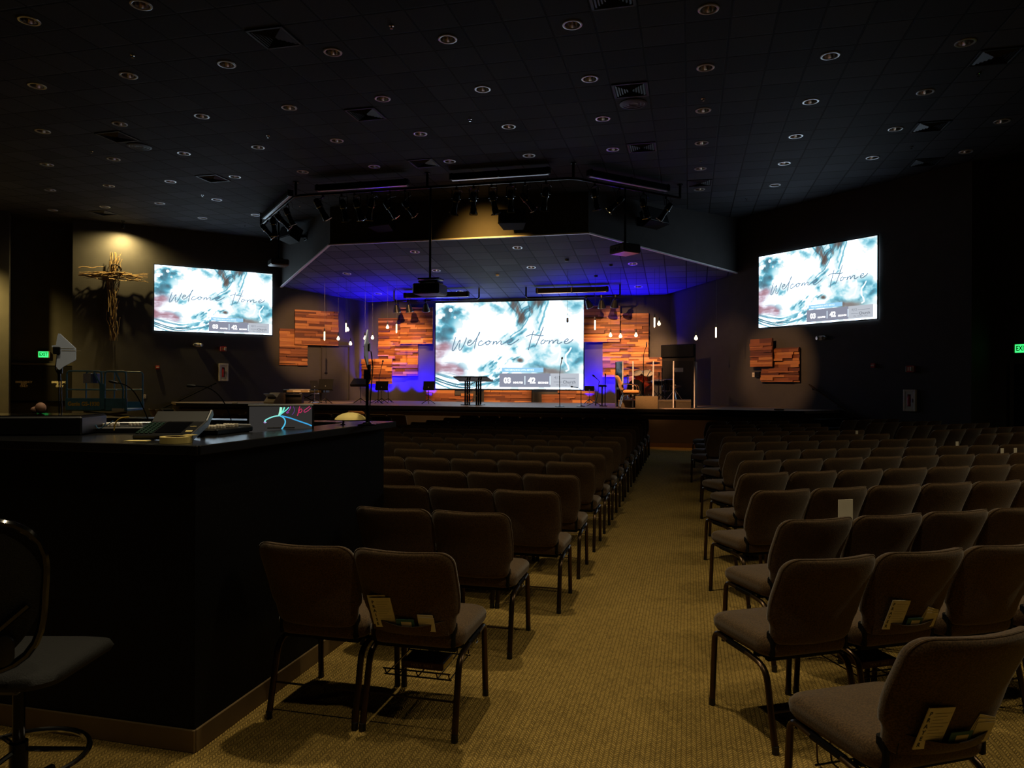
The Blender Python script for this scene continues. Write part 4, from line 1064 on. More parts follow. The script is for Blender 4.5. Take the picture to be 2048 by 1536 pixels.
for k in range(46):
    xc = rs.uniform(-.72, .72); L = rs.uniform(.5, 1.0); z = zc0+rs.gauss(0, .055); s_ = rs.choice((-1, 1))
    a = (max(-.95, xc-L/2), rs.uniform(-.09, .05), z); b = (min(.95, xc+L/2), rs.uniform(-.09, .05), z+rs.uniform(-.1, .1))
    if s_ < 0: a, b = b, a
    pts_, rr = twig(a, b, rs.uniform(.009, .017), .03, rs); xb.tube(pts_, rr, 5)
obj('upright_twigs', up, TWIG, cr); obj('crossbeam_twigs', xb, TWIG, cr)
wr = MB(); zc1 = zc0+.17
for k in range(3): wr.tube([(.17*(1+.06*k)*math.cos(a_)+rs.uniform(-.012, .012), -.05+.03*math.sin(3*a_+k), zc1+.17*(1+.06*k)*math.sin(a_)) for a_ in [2*PI*i/20 for i in range(20)]], .012, 5, closed=True)
obj('thorn_ring', wr, mat('dark_thorn', (44, 32, 22), .8, var=.3, scale=20), cr)
pf, _ = put_on(246, 448, 'left', -.42); pf.z = CEIL
t = thing('picture_spotlight', 'small black spotlight on the ceiling above the twig cross', 'spotlight', pf, PI/4)
obj('base', MB().lathe([(.06, -.001), (.06, -.02), (.015, -.03), (.012, -.08)], 14), BLACKMETAL, t)
obj('head', MB().lathe([(.03, 0), (.05, .02), (.055, .14), (.045, .14), (.04, .03)], 16, axis=(0, .55, -.8), org=(0, -.03, -.09), caps=False), BLACKMETAL, t)
obj('bulb', MB().ball((0, .02, -.165), .03, 10, 7), LENSLIT, t)
CROSSLIGHT = pf+Vector((.02, .0, -.24))
# ------------------------------------------------------------------ congregation chairs
def rrect(hw, hd, r, n=6, front=0.0):
    pts = []
    for cx, cy, a0 in ((hw-r, hd-r, 0), (-hw+r, hd-r, PI/2), (-hw+r, -hd+r, PI), (hw-r, -hd+r, 1.5*PI)):
        for k in range(n+1): a = a0+PI/2*k/n; pts.append((cx+r*math.cos(a), cy+r*math.sin(a)))
    return pts
def seat_mb():
    mb = MB(); rs_ = []
    for ins, z in ((.05, .385), (.012, .392), (0, .41), (-.004, .435), (-.002, .455), (.010, .472), (.03, .482), (.07, .487), (.14, .489), (.20, .490)):
        ring = []
        for x, y in rrect(.238-ins, .235-ins, max(.075-ins*.35, .02)):
            dz = -.012*smoothstep(.10, .25, y)*(1 if z > .44 else .3) + .006*(abs(x)/.24)**2
            ring.append((x, y+.02, z+dz))
        rs_.append(ring)
    return mb.rings(rs_)
def smoothstep(a, b, x): t = min(1, max(0, (x-a)/(b-a))); return t*t*(3-2*t)
def back_outline(n=7):
    """half outline in x,z from bottom centre, mirrored"""
    pts = [(.0, .455), (.12, .455), (.172, .458), (.196, .470), (.206, .49), (.210, .515), (.213, .54), (.219, .556), (.230, .572), (.236, .60), (.240, .65), (.2415, .70), (.2420, .76), (.2420, .812)]
    for k in range(1, n+1):
        a = PI/2*k/n; pts.append((.2420-.062+.062*math.cos(a), .812+.064*math.sin(a)))
    pts += [(.12, .8765), (.06, .8755)]
    full = pts+[(0, .875)]+[(-x, z) for x, z in reversed(pts[1:])]
    return full
def back_surface(x, z, d):
    """d: 0 front face .. 1 rear face; leaning shell with a shallow curve"""
    y = -.195-(z-.45)*.30-.035*smoothstep(.62, .88, z)
    y += .055*(x/.24)**2
    return y-d
def backrest_mb():
    mb = MB(); ol = back_outline(); cz = .67; rs_ = []
    for sc, d in ((.1, .014), (.3, .013), (.55, .011), (.80, .006), (.93, .010), (.985, .022), (1.0, .038), (.995, .052), (.97, .062), (.90, .068), (.78, .070), (.64, .0712), (.5, .0717), (.36, .072), (.22, .072), (.1, .072)):
        rs_.append([(x*sc, back_surface(x*sc, cz+(z-cz)*sc, d), cz+(z-cz)*sc) for x, z in ol])
    mb.rings(rs_)
    return mb
def bend(pts, r_=.05, n=5):
    """round the corners of a polyline"""
    P = [Vector(p) for p in pts]; out = [P[0]]
    for i in range(1, len(P)-1):
        a, b, c = P[i-1], P[i], P[i+1]; u, v = (a-b), (c-b); k = min(r_, u.length*.45, v.length*.45)
        p0, p1 = b+u.normalized()*k, b+v.normalized()*k
        for q in range(n+1):
            t_ = q/n; out.append((p0*(1-t_)+b*t_)*(1-t_)+(b*(1-t_)+p1*t_)*t_)
    out.append(P[-1]); return [tuple(p) for p in out]
def arc_line(zr): return
def make_chair(fab, metal, pocket=False, rack=False, arms=False):
    t = thing('congregation_chair', 'x', 'chair')
    sc_ = obj('seat', SEAT_MB, fab, t, smooth=60); bk = obj('backrest', BACK_MB, fab, t, smooth=60)
    # welt seams
    ol = back_outline()
    obj('piping', MB().tube([(x*1.0, back_surface(x, z, .052), .67+(z-.67)*.998) for x, z in ol[8:-8]], .0035, 5), fab, bk)
    for s_ in (-1, 1):
        x = s_*.222
        f = MB(); f.tube(bend([(x+.004*s_, .238, .012), (x, .222, .385), (x, .10, .372)], .06), .0125, 10, flat=1.25); obj('leg', f, metal, t)
        r_ = MB(); r_.tube(bend([(x+.004*s_, -.272, .012), (x, -.195, .352), (x, -.05, .368)], .07), .0125, 10, flat=1.25); obj('leg', r_, metal, t)
        for y in (.2385, -.2725):
            ft = MB(); ft.cyl((x+.004*s_, y, 0), (x+.004*s_, y, .035), .0165, .0155, 10); obj('foot_cap', ft, BLACKPLASTIC, t.children[-1] if y < 0 else t.children[-2])
    fr = MB()
    for s_ in (-1, 1): fr.tube([(s_*.222, .11, .373), (s_*.222, -.06, .368)], .0125, 10, flat=1.25)
    fr.box((0, -.165, .405), (.40, .03, .075), .006); fr.box((0, .12, .378), (.42, .035, .012)); fr.box((0, -.10, .376), (.42, .035, .012)); fr.box((0, .02, .384), (.40, .36, .012))
    obj('seat_frame', fr, BLACKPAINT, t, smooth=0)
    br = MB()
    for s_ in (-1, 1): br.box((s_*.196, -.195, .455), (.022, .045, .11), .006)
    obj('back_frame', br, BLACKPAINT, t, smooth=0)
    st = MB(); st.tube([(-.222, -.238, .165), (.222, -.238, .165)], .005, 6)
    obj('stretcher', st, metal, t)
    hk = MB(); hk.tube(bend([(.226, .02, .368), (.236, .02, .345), (.236, .055, .345), (.236, .055, .362), (.236, .035, .362)], .01, 3), .0035, 5); obj('ganging_hook', hk, ALU, t)
    if rack:
        rk = MB()
        for x in (-.16, -.1, 0, .1, .16): rk.tube(bend([(x, .16, .37), (x, .15, .235), (x, -.15, .225), (x, -.17, .26)], .02, 3), .0035, 5)
        for y, z in ((.15, .235), (-.15, .225), (-.17, .26)): rk.tube([(-.17, y, z), (.17, y, z)], .004, 5)
        obj('book_rack', rk, metal, t)
    if pocket:
        pk = MB(); cols = 14; rows = []
        for i in range(cols+1):
            x = -.185+.37*i/cols; e_ = abs(x)/.185; top = .545-.030*math.cos(PI*(x/.38)); bot = .468
            out = .012-.020*e_**4+.014*math.cos(PI*x/.375)
            rows.append([(x, back_surface(x, bot, .0715+.002), bot), (x, back_surface(x, (bot+top)/2, .073+out*.8), (bot+top)/2), (x, back_surface(x, top, .073+out), top), (x, back_surface(x, top, .066+out), top), (x, back_surface(x, (bot+top)/2, .069), (bot+top)/2), (x, back_surface(x, bot, .068), bot)])
        pk.rings(rows); obj('pocket', pk, fab, t, smooth=40)
    if arms:
        for s_ in (-1, 1):
            ar = MB(); ar.tube(bend([(s_*.25, .22, .36), (s_*.262, .20, .62), (s_*.262, -.10, .66), (s_*.25, -.26, .62)], .08), .012, 8); obj('armrest', ar, CHROME, t)
    return t
SEAT_MB, BACK_MB = seat_mb(), backrest_mb()
proto = make_chair(FABRIC, BRONZE)
pocket_proto = make_chair(FABRIC, BRONZE, pocket=True, rack=True)
used = [False, False]
def put_chair(x, y, ang, label, group, kind=0):
    """x, y: top centre of the chair back (rear face); ang: turn to the left in radians"""
    src = (proto, pocket_proto)[kind]
    o = copy_tree(src) if used[kind] else src
    used[kind] = True
    f = Vector((-math.sin(ang), math.cos(ang))); o.location = (x+.41*f.x, y+.41*f.y, 0); o.rotation_euler = (0, 0, ang)
    o['label'] = label
    if group: o['group'] = group
    return o
GC = 'straight block of chairs left of the aisle'; GR = 'angled block of chairs right of the aisle'; GS = 'block of chairs along the right wall'; GD = 'chairs seen beyond the sound booth'
CY = [2.98, 4.01, 4.92, 5.85, 6.86, 7.73, 8.57, 9.51, 10.38, 11.46, 12.26, 13.16, 14.0, 15.1, 16.26]
front = {}
def rowname(k, n): return 'front row by the stage' if k == n-1 else ('row nearest the camera' if k == 0 else '%s row from camera' % ORD[k+1])
for k, y in enumerate(CY):
    x0 = -1.25 if k < 2 else -1.117
    n = 2 if k < 2 else min(9, int((.433*y+.2-1.117)/.49)+1)
    for i in range(n):
        pos = 'aisle-end seat' if i == 0 else '%s seat from aisle' % ORD[i+1]
        ck = put_chair(x0-.49*i, y, 0, 'brown chair left of the aisle, %s, %s' % (rowname(k, 15), pos), GC, 1 if (k, i) == (0, 0) else 0)
        front['C', k, i] = ck
RROWS = [(.88, 2.43, 1), (.64, 3.36, 4), (.74, 4.33, 5), (.69, 5.47, 6), (.67, 6.50, 7), (.74, 7.60, 9), (.67, 8.63, 9), (.68, 9.90, 7), (.73, 11.06, 6), (.56, 11.97, 6), (.56, 13.02, 5), (.62, 14.18, 5), (.59, 15.40, 4)]
A30 = rad(30)
for k, (x, y, n) in enumerate(RROWS):
    for i in range(n):
        lab = 'brown chair right of the aisle, %s, %s' % (rowname(k, 13), 'aisle-end seat' if i == 0 else '%s seat from aisle' % ORD[i+1])
        front['R', k, i] = put_chair(x+.4335*i, y+.2503*i, A30, lab, GR, 1 if (k, i) in ((0, 0), (1, 1)) else 0)
A43 = rad(43)
SROWS = [(5.0, 12.02, 1), (4.65, 12.92, 4), (4.26, 13.82, 6), (4.06, 14.98, 6), (3.75, 16.04, 5), (3.46, 17.07, 4)]
for k, (x, y, n) in enumerate(SROWS):
    for i in range(n):
        lab = 'brown chair in the right wall block, %s, %s' % (rowname(k, 6), 'seat by the side aisle' if i == 0 else '%s seat in' % ORD[i+1])
        put_chair(x+.3700*i, y+.3450*i, A43, lab, GS)
for k, (y, x0, n) in enumerate(((14.35, -6.9, 8), (15.3, -6.85, 9), (16.3, -6.9, 9))):
    for i in range(n):
        lab = 'dark padded chair seen beyond the sound booth, %s row, %s from the centre aisle' % (('third', 'second', 'front')[k], ORD[i+1])
        put_chair(x0-.49*i, y, 0, lab, GD)
for k, (px, py) in enumerate(((300, 817), (340, 816))):
    p = ont(300, 817, 20.4)+Vector((.435*k, -.25*k, 0)); put_chair(p.x, p.y, -A30, 'dark chair beyond the booth near the left stage steps, %s' % ('closer to the scissor lift' if k == 0 else 'closer to the stage'), GD)
tan = make_chair(TANFABRIC, CHROME); p = ony(711, 821, 18.0)
tan['label'] = 'tan padded chair in front of the stage beyond the sound booth'; tan.location = (p.x, p.y+.36, 0); tan.rotation_euler = (0, 0, 0)

# ------------------------------------------------------------------ booklets and books in and under the chairs
def in_pocket(chair, x, z, w_, h, tilt, name, label, cat, m, d=.086, depth=.004, marks=None):
    """a card standing in the pocket behind a chair back; z is the height of its lower edge"""
    M_ = chair_matrix(chair); zc = z+h/2
    lean = -math.atan(.33)
    c = Vector((x, back_surface(x, zc, d), zc))
    R3 = Matrix.Translation(M_ @ c) @ Matrix.Rotation(chair.rotation_euler.z, 4, 'Z') @ Matrix.Rotation(lean*-1, 4, 'X') @ Matrix.Rotation(tilt, 4, 'Y')
    o = obj(name, MB().box((0, 0, 0), (w_, depth, h), .0006), m, smooth=0); o.matrix_world = R3
    tag(o, label, cat, 'papers in the chair back pockets')
    if marks: marks(o, w_, h, -depth/2-.0006)
    return o
def chair_matrix(c): return Matrix.Translation(c.location) @ Matrix.Rotation(c.rotation_euler.z, 4, 'Z')
def marks(word):
    def f(o, w_, h, y):
        for k, ch in enumerate(word): lettering(ch, .021, INK, o, (-w_/2+.014, y, h/2-.022-.023*k), bold=.0009)
        ln = MB()
        for k in range(9): ln.quad((-w_/2+.03, y, h/2-.020-.0125*k), (w_/2-.008-.012*(k % 3), y, h/2-.020-.0125*k), (w_/2-.008-.012*(k % 3), y, h/2-.0215-.0125*k), (-w_/2+.03, y, h/2-.0215-.0125*k))
        obj('printed_lettering', ln, GREYINK, o, smooth=0, fixn=False)
    return f
def teal_marks(o, w_, h, y):
    obj('label_patch', MB().quad((-w_*.22, y, -h*.1), (w_*.35, y, -h*.1), (w_*.35, y, h*.30), (-w_*.22, y, h*.30)), PAPER, o, smooth=0, fixn=False)
def fill_pocket(ch, word, where, flip=1, first=True):
    in_pocket(ch, -.112 if flip > 0 else -.105, .492, .105, .155, -.10 if flip > 0 else .10, 'booklet', 'printed booklet reading downward %s, in the pocket of %s' % (word, where), 'booklet', PAPER, .082, .004, marks(word))
    if flip > 0: in_pocket(ch, -.126, .502, .105, .155, -.10, 'booklet', 'second booklet reading PRAISE behind the first, in the pocket of %s' % where, 'booklet', PAPER, .076, .003, marks(word))
    in_pocket(ch, -.002, .485, .088, .065, -.06*flip, 'card', 'small teal card in the pocket of %s' % where, 'card', TEAL, .083, .002, teal_marks)
    for k in range(2 if flip > 0 else 3):
        in_pocket(ch, .098-.004*k, .49, .076, .075+.012*k, -.03 if flip > 0 else .12+.10*k, 'envelope', '%s white envelope in the pocket of %s' % (('front', 'middle', 'rear')[k] if flip < 0 else ('front', 'rear')[k], where), 'envelope', PAPER, .083-.003*k, .0015)
bpy.context.view_layer.update()
fill_pocket(front['C', 0, 0], 'PRAISE', 'the near left aisle chair')
fill_pocket(front['R', 1, 1], 'PRAYER', 'the right chair beside the aisle seat', -1)
fill_pocket(front['R', 0, 0], 'PRAYER', 'the chair at the lower right corner', -1)
def rack_book(ch, label, m, x=.0):
    M_ = chair_matrix(ch)
    t = thing('book', label, 'book', M_ @ Vector((x, -.02, .238)), ch.rotation_euler.z+.0, 'hymn books in the racks under the chairs')
    obj('cover', MB().box((0, 0, .018), (.21, .145, .036), .003), m, t, smooth=0)
    obj('page_block', MB().box((.004, .004, .018), (.208, .139, .028)), CREAM, t, smooth=0)
    lettering('HOLY  BIBLE', .02, GOLDGREY, t, (0, -.0735, .018))
rack_book(front['C', 0, 0], 'thick dark red book lying in the rack under the near left aisle chair', DARKRED)
rack_book(front['R', 1, 1], 'dark red book lying in the rack under the right chair beside the aisle seat', DARKRED)
for (k, i, dx, lab) in ((2, 0, .235, 'pale sheet of paper standing between two chairs of the right block, second row visible'), (8, 4, .12, 'white slip standing on a chair back in the middle of the right block'),
                    (6, 6, .06, 'pale slip standing above the last chair of a row near the wall'), (5, 6, .16, 'pale slip leaning above a chair back at the far right'), (5, 7, -.15, 'small white slip standing between chairs at the far right edge')):
    ch = front['R', k, i]; M_ = chair_matrix(ch)
    w_, h = (.10, .16) if k == 2 else (.045, .075)
    z = .80 if k == 2 else .85
    o = obj('paper_slip', MB().box((0, 0, h/2), (w_, .004, h)), PAPER, loc=M_ @ Vector((dx, back_surface(dx, .87, -.01), z-.0)), rot=ch.rotation_euler.z, smooth=0)
    tag(o, lab, 'paper', 'slips of paper left on the chairs')

# ------------------------------------------------------------------ sound booth
BX, BY0, BY1, BZ = -2.10, 2.75, 4.76, 1.35
bt = thing('sound_booth', 'black sound booth with a wide counter and tan base beside the aisle', 'sound booth', (BX, BY0, 0))
W0 = -5.6
pn = MB(); pn.box(((W0-BX)/2, .05, .655), (BX-W0, .10, 1.31)); obj('front_panel', pn, BLACKPAINT, bt, smooth=0)
pn = MB(); pn.box((-.05, (BY1-BY0)/2+.05, .655), (.10, BY1-BY0-.1, 1.31)); obj('side_panel', pn, BLACKPAINT, bt, smooth=0)
pn = MB(); pn.box(((W0-BX)/2-.05, BY1-BY0-.05, .655), (BX-W0-.1, .10, 1.31)); obj('rear_panel', pn, BLACKPAINT, bt, smooth=0)
cp = MB(); e = .06
cp.slab([(W0-BX, -e), (e, -e), (e, BY1-BY0+e), (W0-BX, BY1-BY0+e), (W0-BX, BY1-BY0-.16), (-.20, BY1-BY0-.16), (-.20, .75), (W0-BX, .75)], 1.31, BZ)
obj('countertop', cp, BLACKLAM, bt, smooth=0)
ed = MB(); ed.box(((W0-BX)/2+e/2, -e-.004, BZ-.02), (BX-W0+e, .010, .042), .003); ed.box((e+.004, (BY1-BY0)/2, BZ-.02), (.010, BY1-BY0+2*e, .042), .003); obj('edge_band', ed, BLACKPLASTIC, bt, smooth=0)
ds = MB(); ds.box(((W0-BX)/2-.1, 1.22, .95), (BX-W0-.3, 1.2, .03)); obj('desk_shelf', ds, BLACKPAINT, bt, smooth=0)
bs = MB(); bs.box(((W0-BX)/2+.004, -.006, .05), (BX-W0+.008, .012, .10), .003); bs.box((.006, (BY1-BY0)/2, .05), (.012, BY1-BY0, .10), .003); obj('base_trim', bs, RUBBER, bt, smooth=0)

# tape roll
p = onz(352, 886, BZ); t = thing('tape_roll', 'fat roll of cream masking tape on the corner of the booth counter', 'tape', (p.x, p.y, BZ+.001))
obj('tape', MB().lathe([(.044, 0), (.067, 0), (.067, .028), (.044, .028), (.044, 0)], 32, caps=False), CREAM, t)
obj('core', MB().lathe([(.040, 0), (.0435, 0), (.0435, .028), (.040, .028), (.040, 0)], 28, caps=False), BROWNBASE, t)
obj('loose_end', MB().box((.05, .03, .034), (.05, .035, .002)), CREAM, t, smooth=0)

def frame_at(px, py, z, face=True):
    p = onz(px, py, z); return p, math.atan2(-(p.x), (p.y)) if face else 0
# tilted lighting console
p = onz(326, 879, BZ); rz = YAW+rad(6)
cs = thing('lighting_console', 'black lighting console tilted up on legs behind the tape roll, green keys at its left', 'console', (p.x-.03, p.y+.05, BZ+.001), rz)
M0 = Matrix.Translation((0, -.10, .012)) @ Matrix.Rotation(rad(13), 4, 'X'); M1 = M0 @ Matrix.Translation((0, .235, 0)) @ Matrix.Rotation(rad(20), 4, 'X')
b = MB(); b.M = M0; b.box((.02, .1175, 0), (.26, .235, .022), .004); b.M = M1; b.box((.02, .045, 0), (.26, .10, .022), .004); obj('case', b, BLACKPLASTIC, cs, smooth=0)
s_ = MB(); s_.M = M0; s_.box((.035, .13, .0125), (.12, .19, .002)); obj('touch_screen', s_, BLACKGLOSS, cs, smooth=0)
kk = MB(); kk.M = M0
for i in range(4):
    for j in range(8): kk.box((-.098+.020*i, .03+.023*j, .014), (.013, .014, .008), .002)
obj('key_buttons', kk, GREEN, cs, smooth=0)
kk = MB(); kk.M = M0; kk.box((.125, .06, .0125), (.03, .02, .002)); kk.box((.12, .14, .0125), (.03, .005, .002)); obj('label_patch', kk, CREAM, cs, smooth=0)
ck = MB(); ck.M = M0; ck.box((.156, .1175, 0), (.012, .24, .034), .003); ck.M = M1; ck.box((.156, .045, 0), (.012, .105, .034), .003); obj('side_cheek', ck, ALU, cs, smooth=0)
lg = MB(); lg.box((-.12, .18, .037), (.02, .02, .074)); lg.box((.12, .18, .037), (.02, .02, .074)); obj('leg', lg, BLACKMETAL, cs, smooth=0)
# flat mixers
def mixer(px, py, w_, d_, rows, label, rz, cap=WHITE):
    p = onz(px, py, BZ); t = thing('mixing_desk', label, 'mixer', (p.x, p.y, BZ+.001), rz)
    obj('case', MB().box((0, 0, .014), (w_, d_, .028), .005), BLACKPLASTIC, t, smooth=0)
    f = MB()
    for j, (y, n, x0) in enumerate(rows):
        for i in range(n): f.box((x0+.018*i, y, .036), (.013, .02, .018), .003)
    obj('fader_button', f, cap, t, smooth=0); 
    obj('rear_strip', MB().box((0, d_/2-.012, .034), (w_*.9, .012, .012), .003), TRIMWHITE, t, smooth=0)
    return t
mixer(215, 862, .50, .34, ((-.11, 7, -.21), (-.02, 6, -.10), (-.07, 5, .0), (.03, 8, -.08), (-.02, 4, .12)), 'flat black mixing desk with rows of cream fader caps left of the tilted console', YAW+rad(14))
mixer(445, 866, .16, .34, ((-.12, 6, -.06), (-.05, 6, -.05), (.03, 6, -.05), (.10, 5, -.05)), 'small flat control surface with pale buttons between the console and the monitor', rad(3))
p = onz(275, 882, BZ); tag(obj('paper_note', MB().box((0, 0, .001), (.10, .05, .002)), CREAM, loc=(p.x, p.y, BZ+.0005), rot=YAW, smooth=0), 'small cream note lying on the counter in front of the mixing desk', 'paper')
# black equipment case to the left
p = onz(60, 868, BZ)
t = thing('equipment_case', 'long glossy black equipment case on the booth counter at the far left', 'equipment case', (p.x-.02, p.y+.02, BZ+.001), YAW+rad(10))
obj('case', MB().box((0, .0, .048), (.62, .34, .095), .008), BLACKPLASTIC, t, smooth=0); obj('top_panel', MB().box((0, 0, .0985), (.60, .32, .004), .001), BLACKGLOSS, t, smooth=0)
p = onz(52, 832, BZ+.13)
tag(obj('clay_lump', MB().ball((0, 0, .028), .03, 12, 8, (1, .8, 1)).ball((-.028, -.01, .018), .022, 10, 7, (1, .8, .8)), SKINTONE, loc=(t.location.x-.02, t.location.y+.08, BZ+.103)), 'small lumpy beige figure on top of the long black case', 'figure')
# monitor with a ribbon picture
p = ont(568, 866, 4.25); n_ = Vector((p.x, p.y)).normalized(); rz = math.atan2(-n_.x, n_.y)
mt = thing('computer_monitor', 'computer monitor on the booth counter with coloured light ribbons on a grey picture', 'monitor', (p.x-.02, p.y, BZ+.001-.0), rz)
W, Hh = .376, .225
zb = ont(568, 879, 4.25).z-BZ
obj('bezel', MB().box((0, .018, zb+Hh/2-.02), (W, .03, Hh), .006), BLACKPLASTIC, mt, smooth=0)
sp = obj('display', flat(-W/2+.012, W/2-.012, zb-.02+.012, zb+Hh-.02-.012, .0015), glow('display_grey', (47, 45, 43), 1.0), mt, smooth=0, fixn=False)
RB = [([(.0, .13), (-.004, .10), (-.010, .078)], (170, 250, 220), .022), ([(.02, .13), (.008, .10), (-.008, .08)], (120, 240, 210), .014), ([(.045, .13), (.03, .112), (.012, .098), (-.006, .082)], (110, 230, 215), .010), ([(-.01, .078), (-.04, .074), (-.07, .062), (-.09, .050), (-.094, .042), (-.086, .040)], (140, 235, 225), .011),
      ([(-.094, .042), (-.098, .036), (-.09, .033), (-.082, .038)], (190, 140, 220), .006), ([(-.008, .078), (.015, .066), (.026, .045), (.022, .022), (.004, -.006)], (80, 190, 230), .012), ([(.004, .076), (.05, .064), (.10, .044), (.16, .022), (.178, .012)], (60, 160, 220), .012),
      ([(.055, .135), (.05, .115), (.036, .10), (.03, .096), (.036, .092), (.045, .098)], (180, 60, 190), .005), ([(.07, .135), (.078, .115), (.074, .095), (.062, .082)], (110, 50, 150), .004), ([(.108, .135), (.102, .115), (.10, .10), (.112, .094), (.122, .108), (.116, .122), (.106, .112), (.098, .09), (.094, .076)], (200, 40, 90), .007), ([(.165, .135), (.150, .122), (.13, .108), (.135, .096), (.155, .106), (.172, .125)], (200, 50, 110), .006)]
def soft(a): 
    P = list(a)
    for _ in range(2):
        Q = [P[0]]
        for u, v in zip(P, P[1:]): Q += [(u[0]*.75+v[0]*.25, u[1]*.75+v[1]*.25), (u[0]*.25+v[0]*.75, u[1]*.25+v[1]*.75)]
        P = Q+[P[-1]]
    return P
zm = zb+.075
for k, (pts_, c, w_) in enumerate(RB):
    r_ = ribbon([(x*.98, zm+z*.95-.01) for x, z in pts_], w_*.62); obj('light_ribbon', r_, glow('ribbon_%d' % k, c, 1.0), sp, loc=(0, .0005-.0002*k, 0), smooth=0, fixn=False)
obj('neck', MB().box((0, .05, zb/2+.03), (.05, .02, zb+.1)), BLACKPLASTIC, mt, smooth=0); obj('foot', MB().box((0, .06, .006), (.16, .12, .012), .004), BLACKPLASTIC, mt, smooth=0)
# cream domed shade
p = onz(694, 851, BZ); q = ont(694, 843, (p-ORG).dot(AXF)+.05)
t = thing('domed_lamp', 'cream lens shaped dome on a short leg near the far end of the booth counter', 'lamp', (p.x, p.y+.05, BZ+.001))
zc = .036
obj('shade', MB().lathe([(.102, zc), (.098, zc+.008), (.08, zc+.024), (.05, zc+.038), (.02, zc+.0445), (.002, zc+.045)], 36), CREAM, t)
obj('underside', MB().lathe([(.002, zc-.012), (.05, zc-.010), (.085, zc-.004), (.101, zc-.0005), (.095, zc-.0003)], 36, caps=False), BLACKPLASTIC, t)
obj('leg', MB().cyl((-.05, -.01, 0), (-.044, -.008, zc-.008), .006, n=8).box((-.05, -.01, .003), (.03, .02, .006), .002), WHITE, t, smooth=0)
# antenna paddles
def paddle(base, top_z, rz, label, poly, pole_r, foot=True):
    t = thing('antenna_paddle', label, 'antenna', base, rz, 'pale antenna paddles on poles')
    h = top_z-base[2]
    pl = MB().prism(poly(h), -.004, .004); obj('blade', pl, PADDLE, t, smooth=0)
    obj('element_line', MB().box((.075, -.0045, h-.115), (.12, .001, .003)).box((.05, -.0045, h-.10), (.08, .001, .0025)), GREYINK, t, smooth=0)
    obj('amplifier_block', MB().box((-.014, 0, h-.115), (.045, .03, .05), .004), BLACKPLASTIC, t, smooth=0)
    pz = h-.26
    obj('pole', MB().tube([(0, .0, 0), (0, 0, pz+.0)], pole_r, 10).lathe([(pole_r*2.2, pz-.06), (pole_r*2.4, pz-.05), (pole_r*2.2, pz)], 10), BLACKMETAL, t)
    obj('clip', MB().box((0, .012, pz+.012), (.03, .02, .05), .004), BLACKPLASTIC, t, smooth=0)
    obj('cable', MB().tube([(-.02, .02, h-.14), (-.035, .03, h-.24), (.0, .03, pz-.05), (.012, .015, pz-.3), (.008, .016, .02)], .004, 6), BLACKPLASTIC, t)
    if foot: obj('base', MB().lathe([(.06, .0), (.06, .006), (.03, .012), (.02, .02)], 20), BLACKMETAL, t)
    return t
def poly1(h): return [(-.012, h-.13), (-.018, h-.10), (-.045, h-.092), (-.045, h-.082), (-.020, h-.078), (-.012, h-.02), (-.006, h), (.004, h-.002), (.100, h-.098), (.102, h-.108), (.102, h-.175), (.098, h-.182), (.028, h-.224), (.004, h-.246), (-.006, h-.242), (-.018, h-.224)]
pt = ont(117.5, 667, 4.9); bz_ = BZ
t1 = ont(124, 800, 4.9)
paddle((pt.x+.006, min(pt.y, BY1-.02), BZ+.001), pt.z, YAW+.2, 'pale blue antenna paddle facing the camera at the far left of the booth', poly1, .004)
pt = ont(737, 660, 4.62); pb = onz(734, 851, BZ)
d = Vector((pb.x, pb.y)).normalized()
paddle((pb.x, pb.y, BZ+.001), ont(737, 659, (Vector((pb.x, pb.y, EYE))-ORG).dot(AXF)).z, math.atan2(d.y, d.x)+rad(170), 'antenna paddle seen almost edge-on, on a thick black pole near the end of the booth', poly1, .010)
# gooseneck lamps
def gooseneck(pts_px, t_, label, zb_):
    pts_ = [ont(px, py, t_) for px, py in pts_px]; b = pts_[-1].copy(); b.z = zb_
    t = thing('gooseneck_lamp', label, 'lamp', b, 0, 'gooseneck lamps on the booth')
    P = [p-b for p in pts_]+[Vector((0, 0, .004))]
    for _ in range(2):
        Q = [P[0]]
        for u, v in zip(P, P[1:]): Q += [u*.75+v*.25, u*.25+v*.75]
        P = Q+[P[-1]]
    obj('neck', MB().tube([tuple(p) for p in P], .0032, 7), BLACKMETAL, t)
    ax = (P[0]-P[2]).normalized(); obj('head', MB().lathe([(.005, -.01), (.008, 0), (.009, .03), (.007, .042), (.002, .044)], 12, axis=ax, org=P[0]), BLACKPLASTIC, t)
    obj('base', MB().lathe([(.012, 0), (.012, .01), (.006, .02)], 12), BLACKMETAL, t)
gooseneck([(232, 765), (250, 769), (266, 780), (280, 802), (290, 824), (297, 842)], 4.4, 'black gooseneck lamp arching over the booth, in front of the blue lift', BZ-.4+.02)
gooseneck([(388, 772), (412, 773), (432, 784), (448, 803), (459, 828), (464, 848)], 4.3, 'black gooseneck lamp arching over the booth between console and monitor', BZ-.4+.02)
# cables at the back of the booth
def cable(pts_px, t_, r_, m, label):
    pts_ = [ont(px, py, t_) for px, py in pts_px]
    for _ in range(2):
        Q = [pts_[0]]
        for u, v in zip(pts_, pts_[1:]): Q += [u*.75+v*.25, u*.25+v*.75]
        pts_ = Q+[pts_[-1]]
    tag(obj('cable', MB().tube([tuple(p) for p in pts_], r_, 6), m), label, 'cable', 'loose cables on the booth')
cable([(228, 861), (230, 846), (240, 836), (258, 834)], 3.75, .0035, YELLOWCABLE, 'yellow cable looping up behind the mixing desk')
cable([(191, 850), (196, 858), (206, 855), (212, 846), (208, 850), (214, 851), (226, 842)], 3.7, .0025, BLUECABLE, 'pale blue cable curling beside the yellow cable')
